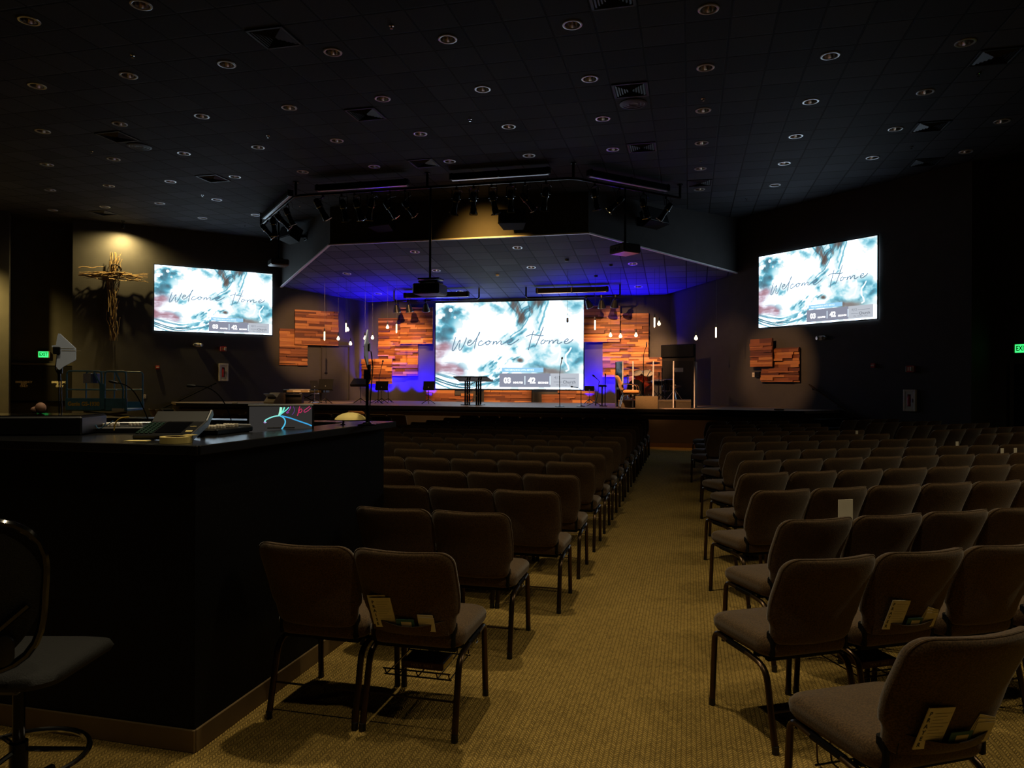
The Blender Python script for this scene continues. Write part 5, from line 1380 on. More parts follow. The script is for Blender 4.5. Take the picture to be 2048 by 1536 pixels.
# ------------------------------------------------------------------ drafting chair at the booth
oc = thing('office_chair', 'dark mesh-back drafting chair with a chrome foot ring in front of the booth', 'office chair', (-2.33, 2.10, 0), rad(14))
star = MB()
for k in range(5):
    a = 2*PI*k/5+.55; c_, s_ = math.cos(a), math.sin(a)
    star.tube([(0, 0, .13), (.10*c_, .10*s_, .12), (.24*c_, .24*s_, .095), (.31*c_, .31*s_, .075)], [.026, .022, .018, .016], 8)
obj('star_base', star, BLACKGLOSS, oc)
for k in range(5):
    a = 2*PI*k/5+.55; c_, s_ = math.cos(a), math.sin(a); q = (.31*c_, .31*s_)
    ca = MB()
    for sg in (-1, 1): ca.cyl((q[0]-s_*.022*sg-s_*.008, q[1]+c_*.022*sg+c_*.008, .03), (q[0]-s_*.022*sg+s_*.008, q[1]+c_*.022*sg-c_*.008, .03), .029, n=14)
    ca.cyl((q[0], q[1], .05), (q[0], q[1], .08), .012, n=8); obj('caster', ca, BLACKPLASTIC, oc)
obj('gas_column', MB().lathe([(.03, .10), (.03, .33), (.02, .335), (.02, .58)], 16), BLACKMETAL, oc)
rg = MB(); rg.tube([(.22*math.cos(2*PI*k/36), .22*math.sin(2*PI*k/36), .27) for k in range(36)], .011, 8, closed=True)
for k in range(3):
    a = 2*PI*k/3+.3; rg.tube([(.03*math.cos(a), .03*math.sin(a), .30), (.21*math.cos(a), .21*math.sin(a), .272)], .009, 6)
obj('foot_ring', rg, CHROME, oc)
st = MB(); rs_ = []
for ins, z in ((.06, .60), (.01, .605), (0, .625), (.01, .645), (.05, .655), (.15, .657)):
    rs_.append([(x, y, z-.02*smoothstep(.1, .25, y)) for x, y in rrect(.25-ins, .24-ins, max(.10-ins*.4, .03))])
st.rings(rs_); obj('seat', st, MESHFABRIC, oc, smooth=60)
obj('mechanism', MB().box((0, -.02, .575), (.18, .24, .05), .015), BLACKPLASTIC, oc)
def bs(x, z): return -.24-.14*(z-.62)+.10*(x/.25)**2-.03*math.sin((z-.62)*5)
fo = []
for k in range(40):
    a = 2*PI*k/40; c_, s_ = math.cos(a), math.sin(a); rr = 1/((abs(c_)**3.2+abs(s_)**3.2)**(1/3.2))
    x, z = .235*c_*rr*(1+.12*s_), .93+.255*s_*rr
    fo.append((x, bs(x, z), z))
bf = MB().tube(fo, .013, 8, closed=True); obj('back_frame', bf, BLACKGLOSS, oc)
mm = MB(); vs, fs = [], []
for i in range(15):
    for j in range(15):
        u, v = -1+2*i/14, -1+2*j/14
        # square to disc keeps the mesh inside the frame
        x = u*math.sqrt(1-v*v/2)*.232*(1+.10*v); z = .93+v*math.sqrt(1-u*u/2)*.252
        vs.append((x, bs(x, z), z))
for i in range(14):
    for j in range(14): a = i*15+j; fs.append((a, a+15, a+16, a+1))
mm.put(vs, fs); mesh_o = obj('back_mesh', mm, MESHFABRIC, oc, smooth=60)
sp_ = MB(); sp_.tube([(0, -.12, .575), (0, -.30, .585), (0, -.345, .66), (0, -.33, .80)], [.028, .03, .026, .02], 8); sp_.tube([(-.20, bs(.2, .86)-.02, .90), (-.10, -.315, .80), (0, -.335, .77), (.10, -.315, .80), (.20, bs(.2, .86)-.02, .90)], .014, 8); obj('spine', sp_, BLACKGLOSS, oc)
lb = MB(); rs_ = []
for ins, y in ((0, -.31), (.0, -.318), (.02, -.322)): rs_.append([(x, y+.08*(x/.25)**2, .76+z) for x, z in rrect(.17-ins, .05-ins, .03)])
lb.rings(rs_); obj('lumbar_pad', lb, BLACKPLASTIC, oc)
pv = MB(); pv.tube([(.10, -.352, .66), (.13, -.345, .66), (.13, -.345, .74), (.10, -.352, .74)], .004, 6, closed=True); obj('adjuster', pv, ALU, oc)
# ------------------------------------------------------------------ scissor lift
TL_ = 18.0
c = ont(211, 812, TL_); lz = YAW
sl_ = thing('scissor_lift', 'blue scissor lift platform with rails and yellow lettering beyond the booth on the left', 'scissor lift', (c.x, c.y, 0), lz)
W = 1.50; D = .80; zt_ = ont(211, 741.5, TL_).z; zd = ont(211, 821, TL_).z; zp_ = ont(211, 799, TL_).z
y0 = -D/2
dk = MB(); dk.box((0, 0, zd+.03), (W, D, .06), .01); obj('deck', dk, BLUEPAINT, sl_, smooth=0)
sk = MB(); sk.box((0, y0, (zd+zp_)/2+.03), (W, .03, zp_-zd+.02), .006); sk.box((0, -y0, (zd+zp_)/2), (W, .03, .16)); obj('toe_board', sk, BLUEPAINT, sl_, smooth=0)
ln = MB(); xm = W*.085; ztp = zt_-.02
ln.tube(bend([(-W/2+.03, y0, zd+.03), (-W/2+.03, y0, ztp), (xm, y0, ztp), (xm, y0, zd+.03)], .09), .022, 8)
obj('guard_rail', ln, BLUEPAINT, sl_)
ln = MB(); ln.tube(bend([(xm+.08, y0, zd+.03), (xm+.08, y0, ztp), (W/2-.03, y0, ztp), (W/2-.03, y0, zd+.03)], .09), .022, 8); obj('guard_rail', ln, BLUEPAINT, sl_)
ln = MB(); zmid = zd+.52; ln.tube([(-W/2+.03, y0, zmid), (W*.33, y0, zmid)], .018, 8); obj('mid_rail', ln, BLUEPAINT, sl_)
ln = MB(); ln.tube([(xm-.20, y0, ztp), (xm-.03, y0, zmid+.12), (xm-.02, y0, zd+.06)], .022, 8); obj('gate_brace', ln, BLUEPAINT, sl_)
ln = MB(); ln.tube([(xm+.33, y0, ztp), (xm+.52, y0, zmid+.05), (xm+.52, y0, zd+.06)], .022, 8); obj('gate_brace', ln, BLUEPAINT, sl_)
ln = MB(); ln.tube(bend([(-W/2+.03, -y0, zd+.03), (-W/2+.03, -y0, ztp), (W/2-.03, -y0, ztp), (W/2-.03, -y0, zd+.03)], .09), .02, 8); ln.tube([(-W/2+.03, -y0, zmid), (W/2-.03, -y0, zmid)], .016, 8); ln.tube([(0, -y0, zd), (0, -y0, ztp)], .016, 8); obj('guard_rail', ln, BLUEPAINT, sl_)
ln = MB(); ln.box((xm+.05, y0-.01, zd+.36), (.09, .05, .62), .006); obj('hinge_post', ln, BLUEPAINT, sl_, smooth=0)
bx = MB(); bx.box((-W/2+.30, .05, ztp-.17), (.20, .16, .24), .01); obj('control_box', bx, mat('grey_control', (150, 140, 140), .5, var=.15), sl_, smooth=0)
bx = MB(); bx.box((-W/2+.49, .05, ztp-.17), (.11, .14, .24), .01); obj('manual_box', bx, mat('blue_box', (56, 70, 130), .5, var=.15), sl_, smooth=0)
lettering('Genie GS-1930', .135, YELLOW, sl_, (-W*.20, y0-.018, (zd+zp_)/2+.035), bold=.006, sx=.92)
obj('warning_decal', MB().box((W*.36, y0-.017, zd+.04), (.30, .004, .06)), WHITE, sl_, smooth=0)
for k in range(3):
    sx = MB(); z0 = .42+.16*k
    sx.tube([(-W/2+.1, -.2, z0), (W/2-.1, -.2, z0+.14)], .03, 6); sx.tube([(-W/2+.1, .2, z0+.14), (W/2-.1, .2, z0)], .03, 6); obj('scissor_arm', sx, RUBBER, sl_, smooth=0)
obj('chassis', MB().box((0, 0, .28), (W, D-.05, .28), .02), BLUEPAINT, sl_, smooth=0)
for sxx in (-1, 1):
    for syy in (-1, 1): obj('wheel', MB().cyl((sxx*.55, syy*.36, .15), (sxx*.55, syy*.42, .15), .15, n=20), BLACKPLASTIC, sl_)

# ------------------------------------------------------------------ on the stage
G = SZ+.001
def on_stage(px, y):
    p = ony(px, 800, y); return Vector((p.x, y, G))
# lectern
y = 20.6; p = on_stage(946, y); zt_ = ony(946, 758, y).z-G
t = thing('lectern', 'black truss lectern with a slanted wide top in front of the big screen', 'lectern', p, rad(-4))
u = lambda px: ony(px, 770, y).x-p.x
tp = MB(); tp.M = Matrix.Translation((0, 0, zt_)) @ Matrix.Rotation(rad(-14), 4, 'X')
tp.box((0, 0, 0), (u(980)-u(911), .52, .035), .006); tp.box((0, .25, .02), (u(980)-u(911), .02, .06)); obj('top', tp, BLACKGLOSS, t, smooth=0)
for sx in (u(934.5), u(957.5)):
    lg = MB()
    for dx in (-.035, .035):
        for dy in (-.08, .08): lg.tube([(sx+dx, dy, .02), (sx+dx, dy, zt_-.05)], .026, 8)
    obj('truss_leg', lg, BLACKMETAL, t)
for (za, zb_) in ((.06, .40), (.40, .72), (.72, 1.0)):
    b = MB(); b.tube([(u(936), -.10, za*zt_*.95), (u(956), -.10, zb_*zt_*.93)], .011, 6); obj('brace', b, ALU, t)
obj('base', MB().box((0, 0, .01), (u(966)-u(926), .44, .02), .004), BLACKMETAL, t, smooth=0)
# music stands
def music_stand(px, pyt, pyb, w_px, y, label, rz=0, tilt=-20, m=BLACKMETAL):
    p = on_stage(px, y); zt = ony(px, pyt, y).z-G; zb = ony(px, pyb, y).z-G; wd = ony(px+w_px/2, 770, y).x-ony(px-w_px/2, 770, y).x
    t = thing('music_stand', label, 'music stand', p, rz, 'music stands on the stage')
    h = (zt-zb)/math.cos(rad(tilt)); M_ = Matrix.Translation((0, -.02, (zt+zb)/2)) @ Matrix.Rotation(rad(tilt), 4, 'X')
    d = MB(); d.M = M_; d.box((0, 0, 0), (wd, .012, h), .003); d.box((0, .04, -h/2), (wd, .08, .012), .003); obj('desk', d, BLACKPAINT, t, smooth=0)
    zc = (zt+zb)/2-.06
    obj('clamp', MB().ball((0, -.035, zc), .022, 10, 7).cyl((0, -.03, zc-.1), (0, -.03, zc), .013, n=8), ALU, t)
    obj('pole', MB().cyl((0, -.03, .05), (0, -.03, zc-.02), .012, n=8), CHROME, t)
    for k in range(3):
        a = PI/2+2*PI*k/3+.4; obj('leg', MB().tube([(0, -.03, .16), (.24*math.cos(a), -.03+.24*math.sin(a), .012)], .011, 6), BLACKMETAL, t)
music_stand(628, 761, 778, 14, 20.5, 'music stand turned sideways behind the keyboard, left of the pair', rad(52), -14)
music_stand(652, 758, 779, 29, 20.3, 'music stand with a wide black desk at the right end of the keyboard', 0, -16)
music_stand(722, 757, 769, 36, 21.0, 'music stand with a flat tilted desk just left of the antenna pole', 0, -55)
music_stand(764, 762.5, 779, 25, 21.2, 'music stand behind the left boom microphone in the blue light', 0, -16)
music_stand(858, 762.5, 779, 23, 21.0, 'music stand at the lower left corner of the big screen', rad(-4), -14)
music_stand(1179, 772, 781, 19, 23.3, 'low music stand at the lower right corner of the big screen', 0, -12)
# microphone stands
def mic_stand(pts_px, y, label, base='tripod', clip=True):
    P = [ony(px, py, y) for px, py in pts_px]; b = Vector((P[0].x, y, G))
    t = thing('microphone_stand', label, 'microphone stand', b, 0, 'microphone stands on the stage')
    Q = [q-b for q in P]
    obj('pole', MB().cyl((0, 0, .03), tuple(Q[1]), .011, n=8), BLACKMETAL, t)
    obj('boom', MB().tube([tuple(q) for q in Q[1:]], .008, 6), BLACKMETAL, t)
    ax = (Q[-1]-Q[-2]).normalized(); obj('microphone', MB().lathe([(.010, -.06), (.012, .02), (.012, .09), (.024, .10), (.026, .13), (.015, .155), (.002, .158)], 12, axis=ax, org=Q[-1]), BLACKPLASTIC, t)
    if base == 'tripod':
        for k in range(3):
            a = PI/2+2*PI*k/3; obj('leg', MB().tube([(0, 0, .14), (.26*math.cos(a), .26*math.sin(a), .012)], .010, 6), BLACKMETAL, t)
    else: obj('base', MB().lathe([(.13, 0), (.13, .012), (.05, .03), (.015, .05)], 20), BLACKMETAL, t)
    return t
mic_stand([(1119.5, 812), (1119, 752), (1121, 733), (1122.5, 725)], 20.0, 'straight microphone stand in front of the big screen near the logo', 'round')
mic_stand([(756, 808), (756.5, 776), (759, 752), (764, 730)], 20.6, 'boom microphone stand in front of the low purple wood panel')
mic_stand([(777, 808), (776, 782), (775.5, 777)], 22.0, 'short microphone stand in the blue light on the left')
mic_stand([(1162, 812), (1162, 781), (1158, 776), (1152, 775)], 20.4, 'short boom microphone stand in front of the right low wood panel', 'round')
mic_stand([(1190, 813), (1196, 785), (1198.5, 762), (1193, 757)], 20.6, 'leaning boom microphone stand right of the low wood panel')
p = on_stage(1204, 21.0); t = thing('stand_rack', 'black two-pole instrument rack with a small shelf of gear in the blue light', 'stand', p)
zt_ = ony(1204, 772, 21.0).z-G
obj('pole', MB().cyl((-.0, 0, .02), (0, 0, zt_), .02, n=8), BLACKMETAL, t); obj('pole', MB().cyl((.09, 0, .02), (.09, 0, zt_+.25), .014, n=8), BLACKMETAL, t)
obj('shelf', MB().box((.02, 0, zt_), (.22, .16, .05), .01), BLACKPLASTIC, t); obj('mount', MB().tube([(.09, 0, zt_+.25), (.10, 0, zt_+.33), (.085, 0, zt_+.36)], .018, 6), BLACKMETAL, t)
obj('base', MB().box((.04, 0, .01), (.22, .22, .02), .004), BLACKMETAL, t)
kn = MB()
for k in range(4): kn.ball((-.05+.045*k, -.05, zt_+.035), .016, 8, 6)
obj('control_button', kn, ALU, t)
# keyboard on an x stand
y = 20.9; p = on_stage(612, y); zk = ony(612, 785, y).z-G
xw = ony(658, 780, y).x-ony(570, 780, y).x
ks = thing('keyboard_stand', 'folding X-shaped stand under the keyboard', 'keyboard stand', p, rad(-8))
for s_ in (-1, 1):
    b = MB(); b.tube([(-s_*.34, -.05*s_, .015), (s_*.34, -.05*s_, zk-.04)], .016, 8); obj('leg', b, BLACKMETAL, ks); 
    b = MB(); b.tube([(s_*.34, -.20, zk-.03), (s_*.34, .20, zk-.03)], .016, 8); b.tube([(-s_*.34, -.2, .015), (-s_*.34, .2, .015)], .016, 8); obj('bar', b, ALU, ks)
t = thing('keyboard', 'long electronic keyboard on the X-shaped stand at stage left', 'keyboard', (p.x, p.y, p.z+zk-.012), rad(-8))
obj('case', MB().box((0, 0, .055), (xw, .34, .10), .015), BLACKPLASTIC, t); obj('rear_panel', MB().box((.05, -.172, .055), (xw-.22, .012, .075), .004), GOLDGREY, t, smooth=0)
b = MB(); b.box((-.22, -.18, .055), (.30, .006, .035)); b.box((.33, -.18, .055), (.22, .006, .03)); obj('label_panel', b, IVORY, t, smooth=0)
b = MB()
for k in range(36): b.box((-xw/2+.09+.034*k, .10, .108), (.031, .12, .012), .002)
obj('ivory_keys', b, IVORY, t, smooth=0)
p2 = on_stage(587, 20.2); t = thing('floor_monitor', 'dark floor wedge speaker under the keyboard stand', 'floor monitor', p2, rad(200), 'floor wedge speakers on the stage')
obj('cabinet', MB().prism([(-.2, 0), (.2, 0), (.2, .12), (.06, .30), (-.2, .26)], -.28, .28), BLACKPAINT, t, rot=(0, 0, PI/2), smooth=0); obj('grille', MB().box((0, -.145, .225), (.50, .02, .2), .004), VENTBLACK, t, rot=None, smooth=0)
t.children[-1].matrix_local = Matrix.Translation((0, .14, .215)) @ Matrix.Rotation(rad(-52), 4, 'X') @ Matrix.Translation((0, .145, -.225))
def wedge(px, y, rz, label, body, face):
    p = on_stage(px, y); t = thing('floor_monitor', label, 'floor monitor', p, rz, 'floor wedge speakers on the stage')
    obj('cabinet', MB().prism([(-.20, 0), (.20, 0), (.20, .05), (-.02, .33), (-.20, .33)], -.29, .29), body, t, rot=(0, 0, PI/2), smooth=0)
    g = MB(); g.M = Matrix.Translation((0, .098, .20)) @ Matrix.Rotation(rad(-52), 4, 'X'); g.box((0, 0, 0), (.54, .012, .30), .004); obj('grille', g, face, t, smooth=0)
    return t
TANWEDGE = mat('beige_wedge_carpet', (126, 108, 82), .85, var=.12, scale=30); GREYFACE = mat('silver_mesh', (150, 152, 158), .4, .5, var=.1, scale=60)
wedge(549, 19.9, rad(152), 'beige floor wedge speaker at the left stage edge with a silver top', TANWEDGE, GREYFACE)
wedge(1294, 19.42, rad(0), 'beige floor wedge speaker at the stage edge in front of the drums', TANWEDGE, TANWEDGE)
# drum riser and shield
YR0 = 20.15
xa, xb_ = ony(1229, 810, YR0).x+.10, ony(1387, 810, YR0).x-.06
zr = .20
RISER = mat('riser_carpet', (92, 78, 60), .85, var=.12, scale=20)
t = thing('drum_riser', 'low carpeted drum riser on the stage behind the shield', 'riser', ((xa+xb_)/2, YR0+1.1, G))
obj('platform', MB().box((0, 0, zr/2), (xb_-xa, 2.2, zr), .006), RISER, t, smooth=0); obj('edge_trim', MB().box((0, -1.102, zr-.012), (xb_-xa, .012, .03), .003), TANWEDGE, t, smooth=0)
YSH = 20.10; zsh = ony(1300, 722, YSH).z-G
xsh = ony(1227, 770, YSH).x
sh_ = thing('drum_shield', 'clear acrylic drum shield of tall joined panels around the drum kit', 'drum shield', (xsh, YSH, G))
xs = [ony(q, 770, YSH).x-xsh for q in (1227, 1246, 1266, 1306.5, 1347, 1389)]
seam = [(xs[0]-.02, 1.3), (xs[0]+.0, .65), (xs[1]-.02, .16), (xs[2], 0), (xs[3], 0), (xs[4], 0), (xs[5], 0), (xs[5]+.05, .75), (xs[5]+.06, 1.5)]
for a, b in zip(seam, seam[1:]):
    d = Vector((b[0]-a[0], b[1]-a[1])); nn = Vector((-d.y, d.x)).normalized()*.004; g_ = d.normalized()*.012
    a2, b2 = Vector(a)+g_, Vector(b)-g_
    obj('acrylic_panel', MB().slab([a2-nn, b2-nn, b2+nn, a2+nn], .004, zsh), ACRYLIC, sh_, smooth=0)
HINGE = mat('frosted_hinge', (196, 190, 196), .45, var=.06, scale=10)
for k, a in enumerate(seam): obj('hinge', MB().box((a[0], a[1]-.004, zsh/2), (.035, .022, zsh-.01), .005), HINGE, sh_, smooth=0)
# drums
def drum(name, label, c, r_, L, ax, shell, skin, hw=True):
    t = thing(name, label, 'drum', c, 0, 'drums of the kit')
    ax = Vector(ax).normalized()
    obj('shell', MB().lathe([(r_, -L/2), (r_, L/2)], 32, axis=ax, caps=False), shell, t)
    obj('front_skin', MB().lathe([(r_*.97, L/2-.004), (r_*.97, L/2-.001), (.002, L/2)], 32, axis=ax, caps=False), skin, t)
    obj('rear_skin', MB().lathe([(r_*.97, -L/2+.004), (r_*.97, -L/2+.001), (.002, -L/2)], 32, axis=ax, caps=False), CLEARSKIN, t)
    for s_ in (-1, 1): obj('hoop', MB().lathe([(r_, s_*L/2), (r_*1.035, s_*(L/2+.004)), (r_*1.035, s_*(L/2-.026)), (r_, s_*(L/2-.03)), (r_, s_*L/2)], 32, axis=ax, caps=False), shell if r_ > .22 else CHROME, t)
    h = Vector((0, 0, 1)) if abs(ax.z) < .8 else Vector((1, 0, 0)); u1 = ax.cross(h).normalized(); v1 = ax.cross(u1)
    lg = MB()
    for k in range(8):
        a = 2*PI*k/8+.2; q = u1*math.cos(a)+v1*math.sin(a); lg.tube([tuple(q*(r_*1.05)+ax*(L/2-.02)), tuple(q*(r_*1.06)+ax*(.03)), ], .009, 6); lg.tube([tuple(q*(r_*1.05)-ax*(L/2-.02)), tuple(q*(r_*1.06)-ax*(.03))], .009, 6)
    obj('tension_lugs', lg, CHROME, t)
    return t
ZR = G+zr+.001
yb = 20.9; c = ony(1272, 782, yb); rb = .285
bd = drum('bass_drum', 'large bass drum with a black front skin and burst red shell', (c.x+.12, yb+.1, ZR+rb*1.04), rb, .50, (-.55, -1, 0), DRUMSHELL, DRUMSKIN)
for s_ in (-1, 1): obj('spur', MB().cyl((s_*.2, -.05, -.1), (s_*.34-.02, -.22, -rb*1.03), .009, n=6), CHROME, bd)
c = ony(1277, 751, 20.9); tm1 = drum('tom_drum', 'rack tom on the bass drum, left of the pair, chrome hoops', (c.x, 20.95, c.z), .135, .20, (-.25, -.6, .75), DRUMSHELL, CLEARSKIN)
c = ony(1292, 752, 20.9); tm2 = drum('tom_drum', 'rack tom on the bass drum, right of the pair, orange red shell', (c.x+.03, 20.95, c.z), .15, .22, (.1, -.65, .75), DRUMSHELL, CLEARSKIN)
for tm in (tm1, tm2): obj('mount', MB().cyl((0, .05, -.10), ((bd.location.x-tm.location.x)*.6, (bd.location.y-tm.location.y)*.6+.1, bd.location.z+rb-tm.location.z+.03), .012, n=8), CHROME, tm)
c = ony(1316, 765, 21.45); sn = drum('snare_drum', 'black snare drum on a stand right of the bass drum', (c.x, 21.45, c.z), .178, .14, (0, -.12, 1), BLACKGLOSS, CLEARSKIN)
for k in range(3):
    a = 2*PI*k/3+.5; obj('leg', MB().tube([(0, 0, -.09), (0, 0, -.28), (.22*math.cos(a), .22*math.sin(a), ZR-sn.location.z+.01)], .010, 6), CHROME, sn)
c = ony(1337, 770, 21.95); ft = drum('floor_tom', 'black floor tom behind the snare drum', (c.x, 21.95, ZR+.42), .20, .34, (0, -.05, 1), BLACKGLOSS, CLEARSKIN)
for k in range(3):
    a = 2*PI*k/3; obj('leg', MB().cyl((.22*math.cos(a), .22*math.sin(a), 0), (.225*math.cos(a), .225*math.sin(a), ZR-ft.location.z), .009, n=6), CHROME, ft)
def cymbal(px, py, y, r_, label, tilt=(.25, 0), name='cymbal_stand', hat=False):
    c = ony(px, py, y); b = Vector((c.x, y, ZR)); h = c.z-ZR
    t = thing(name, label, 'cymbal', b, 0, 'cymbals of the drum kit')
    obj('pole', MB().cyl((0, 0, .12), (0, 0, h+.03), .011, n=8), CHROME, t)
    for k in range(3):
        a = 2*PI*k/3+.7; obj('leg', MB().tube([(0, 0, .30), (.25*math.cos(a), .25*math.sin(a), .012)], .009, 6), CHROME, t)
    for d in ((0, .03) if hat else (0,)):
        cy_ = MB(); cy_.M = Matrix.Translation((0, 0, h+d)) @ Matrix.Rotation(tilt[0], 4, 'X') @ Matrix.Rotation(tilt[1], 4, 'Y')
        s_ = -1 if (hat and d == 0) else 1
        cy_.lathe([(r_, 0), (r_*.5, s_*.012), (r_*.22, s_*.02), (r_*.16, s_*.038), (.01, s_*.045), (.01, s_*.043), (r_*.15, s_*.036), (r_*.2, s_*.018), (r_*.5, s_*.010), (r_, -.0015)], 32, caps=False); obj('cymbal', cy_, BRASS, t)
cymbal(1306, 726, 21.95, .22, 'ride cymbal high behind the shield, shining purple', (.2, 0))
cymbal(1266, 735, 21.75, .2, 'crash cymbal at the left of the kit above the toms', (.22, .1))
cymbal(1350, 774, 21.05, .18, 'hi-hat pair on its stand at the right of the kit', (.04, 0), 'hi_hat', True)
cymbal(1255, 752, 21.2, .17, 'low crash cymbal at the left end of the drum shield', (.15, -.1))
mic_pts = [(1287, 800), (1287, 711), (1290, 699), (1292.5, 694)]
P = [ony(px, py, 20.55) for px, py in mic_pts]; b = Vector((P[0].x, 20.55, ZR))
t = thing('microphone_stand', 'tall overhead microphone stand rising in front of the drums', 'microphone stand', b, 0, 'microphone stands on the stage')
Q = [q-b for q in P]; obj('pole', MB().cyl((0, 0, .02), tuple(Q[1]), .012, n=8), BLACKMETAL, t); obj('boom', MB().tube([tuple(q) for q in Q[1:]], .009, 6), BLACKMETAL, t)
obj('microphone', MB().lathe([(.012, 0), (.016, .02), (.016, .12), (.004, .14)], 10, axis=(.1, 0, 1), org=Q[-1]), ALU, t); obj('base', MB().lathe([(.12, 0), (.12, .012), (.02, .03)], 18), BLACKMETAL, t)
for px, y, h in ((1324, 21.0, 742), (1318, 20.8, 750)):
    P = ony(px, h, y); b = Vector((P.x, y, ZR)); t = thing('microphone_stand', 'drum microphone stand between snare and hi-hat, %s' % ('taller one' if h < 745 else 'shorter one'), 'microphone stand', b, 0, 'microphone stands on the stage')
    obj('pole', MB().cyl((0, 0, .02), (0, 0, P.z-ZR), .010, n=8), BLACKMETAL, t); obj('microphone', MB().lathe([(.012, 0), (.02, .03), (.02, .09), (.004, .11)], 10, axis=(0, 0, 1), org=(0, 0, P.z-ZR-.02)), BLACKPLASTIC, t)
    for k in range(3):
        a = 2*PI*k/3; obj('leg', MB().tube([(0, 0, .2), (.2*math.cos(a), .2*math.sin(a), .012)], .008, 6), BLACKMETAL, t)
# dark baffles behind the drums
t = thing('acoustic_baffle', 'wide dark acoustic panel standing behind the drum kit on the right', 'acoustic panel', (ony(1357, 760, 23.05).x, 23.05, G), rad(-30))
zt_ = ony(1357, 689, 23.05).z-G
DARKCLOTH = mat('dark_baffle_cloth', (34, 32, 32), .95, var=.15, scale=40)
obj('board', MB().box((0, 0, zt_/2), (1.15, .08, zt_), .01), DARKCLOTH, t, smooth=0); obj('top_roll', MB().box((0, -.06, zt_-.2), (1.16, .10, .40), .02), BLACKPAINT, t, smooth=0)
obj('paper_sheet', MB().box((.02, -.05, ony(1340, 740, 23.05).z-G), (.34, .006, .13)), GREYFACE, t, smooth=0)
# tan chair with arms beside the drums
tc = make_chair(TANFABRIC, CHROME, arms=True); p = on_stage(1260, 19.72)
tc.location = (p.x, 19.74, G); tc.rotation_euler = (0, 0, rad(-80)); tc['label'] = 'tan padded armchair turned sideways on the stage in front of the drums'
# long flat light box lying on the stage edge
for px, side_, lab in ((470, 'l', 'small white box on the stage edge at the far left'), (1558, 'r', 'flat pale box on the stage edge at the right end')):
    p = on_stage(px, 19.4); tag(obj('small_box', MB().box((0, 0, .02), (.16 if side_ == 'l' else .24, .08, .04), .006), WHITE if side_ == 'l' else TANWEDGE, loc=p, smooth=0), lab, 'box')

# ------------------------------------------------------------------ lights
def spot(name, loc, aim, power, rgb, angle=60, blend=.6, size=.06):
    li = bpy.data.lights.new(name, 'SPOT'); li.energy = power; li.color = lin(rgb)[:3]; li.spot_size = rad(angle); li.spot_blend = blend; li.shadow_soft_size = size
    o = link(bpy.data.objects.new(name, li)); o.location = loc
    o.rotation_euler = (Vector(aim)-Vector(loc)).to_track_quat('-Z', 'Y').to_euler(); return o
WARM = (255, 234, 190)
# house downlights left on over the seats; last one added to brighten the scissor lift
for k, (x, y, p_) in enumerate(((LX0+3*LSP, LY0-2*LSP, 430), (LX0+2*LSP, LY0-2*LSP, 240), (LX0-1*LSP, LY0-2*LSP, 420), (LX0-2*LSP, LY0-3*LSP, 220), (LX0, LY0-4*LSP, 190), (LX0+3*LSP, LY0+0*LSP, 150), (LX0+4*LSP, LY0+2*LSP, 130), (LX0-8*LSP, LY0+2*LSP, 70))):
    spot('house_downlight', (x, y, CEIL-.02), (x, y, 0), p_, WARM, 130, .9, .08)
# cross spotlight
pc = put_on(225, 585, 'left')[0]
spot('cross_spot', CROSSLIGHT, (pc.x, pc.y, pc.z-1.6), 520, (255, 222, 140), 160, 1.0, .03)
# warm light in the left foyer wall
q = Vector((XLB-1.0, XLB-1.0+KL, 5.2))+Vector((.7071, -.7071, 0))*1.2
spot('left_wall_wash', q, (XLB-.9, XLB-.9+KL, 3.0), 1100, (255, 218, 120), 120, .9, .1)
# fascia glow
spot('fascia_spot', (-5.25, 17.35, 5.72), (-5.35, 18.72, 5.3), 300, (255, 190, 88), 96, 1.0, .05)
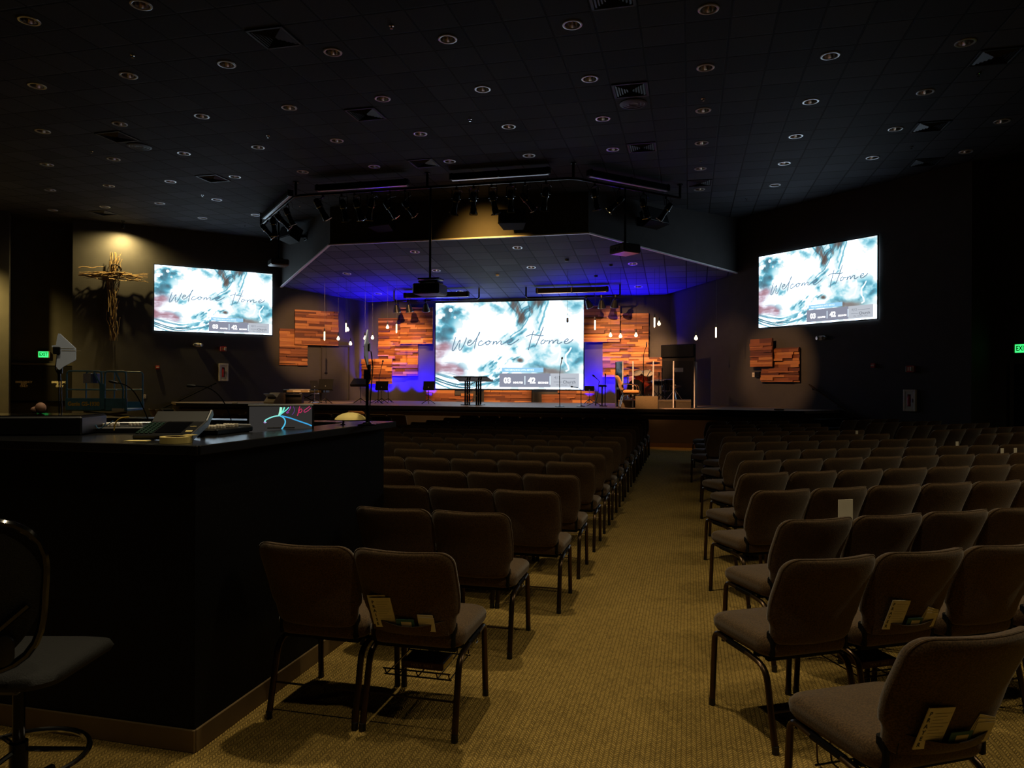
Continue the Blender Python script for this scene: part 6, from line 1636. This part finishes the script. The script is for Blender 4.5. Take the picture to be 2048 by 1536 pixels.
# warm cans on the wood panels
for (c, ax), aim, pw in zip(cans, ((-11.3, 24.9, 2.2), (-10.4, 24.9, 2.4), (-9.6, 24.9, 2.2), (-2.9, 24.9, 2.3), (-2.2, 24.9, 2.0), (-1.5, 24.9, 1.7)), (150, 190, 150, 150, 190, 170)):
    spot('stage_can', c+ax*.42, aim, pw, (255, 186, 112), 80, 1.0, .05)
# front wash from the pipe
ORANGE = (255, 190, 128)
for x, aim, pw, ang in ((-9.2, (-13.2, 23.4, 3.2), 2300, 24), (-7.9, (-10.6, 24.9, 3.2), 3800, 20), (-7.3, (-11.3, 24.7, 1.9), 1800, 16), (-4.3, (-2.0, 24.9, 3.0), 3600, 20), (-3.3, (-.9, 24.9, 2.0), 3600, 18),
                        (-6.6, (-8.2, 24.9, 1.15), 4200, 13), (-6.0, (-6.3, 24.9, 1.15), 4200, 13), (-5.4, (-4.2, 24.9, 1.15), 4200, 13), (-2.8, (-.9, 20.2, 1.4), 3200, 26), (-9.0, (-11.3, 20.8, 1.5), 2400, 24), (-1.4, (2.3, 21.6, 2.2), 1100, 24), (-3.0, (.9, 22.9, 2.4), 400, 24)):
    spot('front_wash', (x, 16.75, 5.45), aim, pw, ORANGE, ang, .7, .06)
# blue floor cans tucked against the back wall, behind the panels' faces
for x, pw in ((-11.35, 800), (-10.85, 1000), (-10.2, 600), (-9.6, 900), (-9.15, 800), (-3.35, 800), (-2.9, 1000), (-2.4, 800), (-1.7, 600)):
    spot('blue_uplight', (x, 24.68, SZ+.10), (x, 24.84, 3.2), pw*1.1, (26, 8, 255), 96, 1.0, .04)
for x, tx in ((-10.9, -10.6), (-2.4, -2.2)):
    spot('ceiling_wash', (x, 24.55, 3.3), (tx, 23.7, 5.0), 75, (44, 12, 255), 120, 1, .1)
for x in (-10.4, -1.9):
    spot('purple_wash', (x, 22.8, 2.4), (x, 21.6, 5.2), 42, (84, 44, 255), 100, 1, .1)
spot('stage_floor_wash', (-1.2, 16.6, 5.4), (-.2, 19.3, .1), 260, (255, 186, 120), 22, .8, .06)
spot('stage_floor_wash', (-6.5, 16.4, 5.4), (-6.5, 19.3, .6), 600, (255, 206, 150), 100, .9, .06)
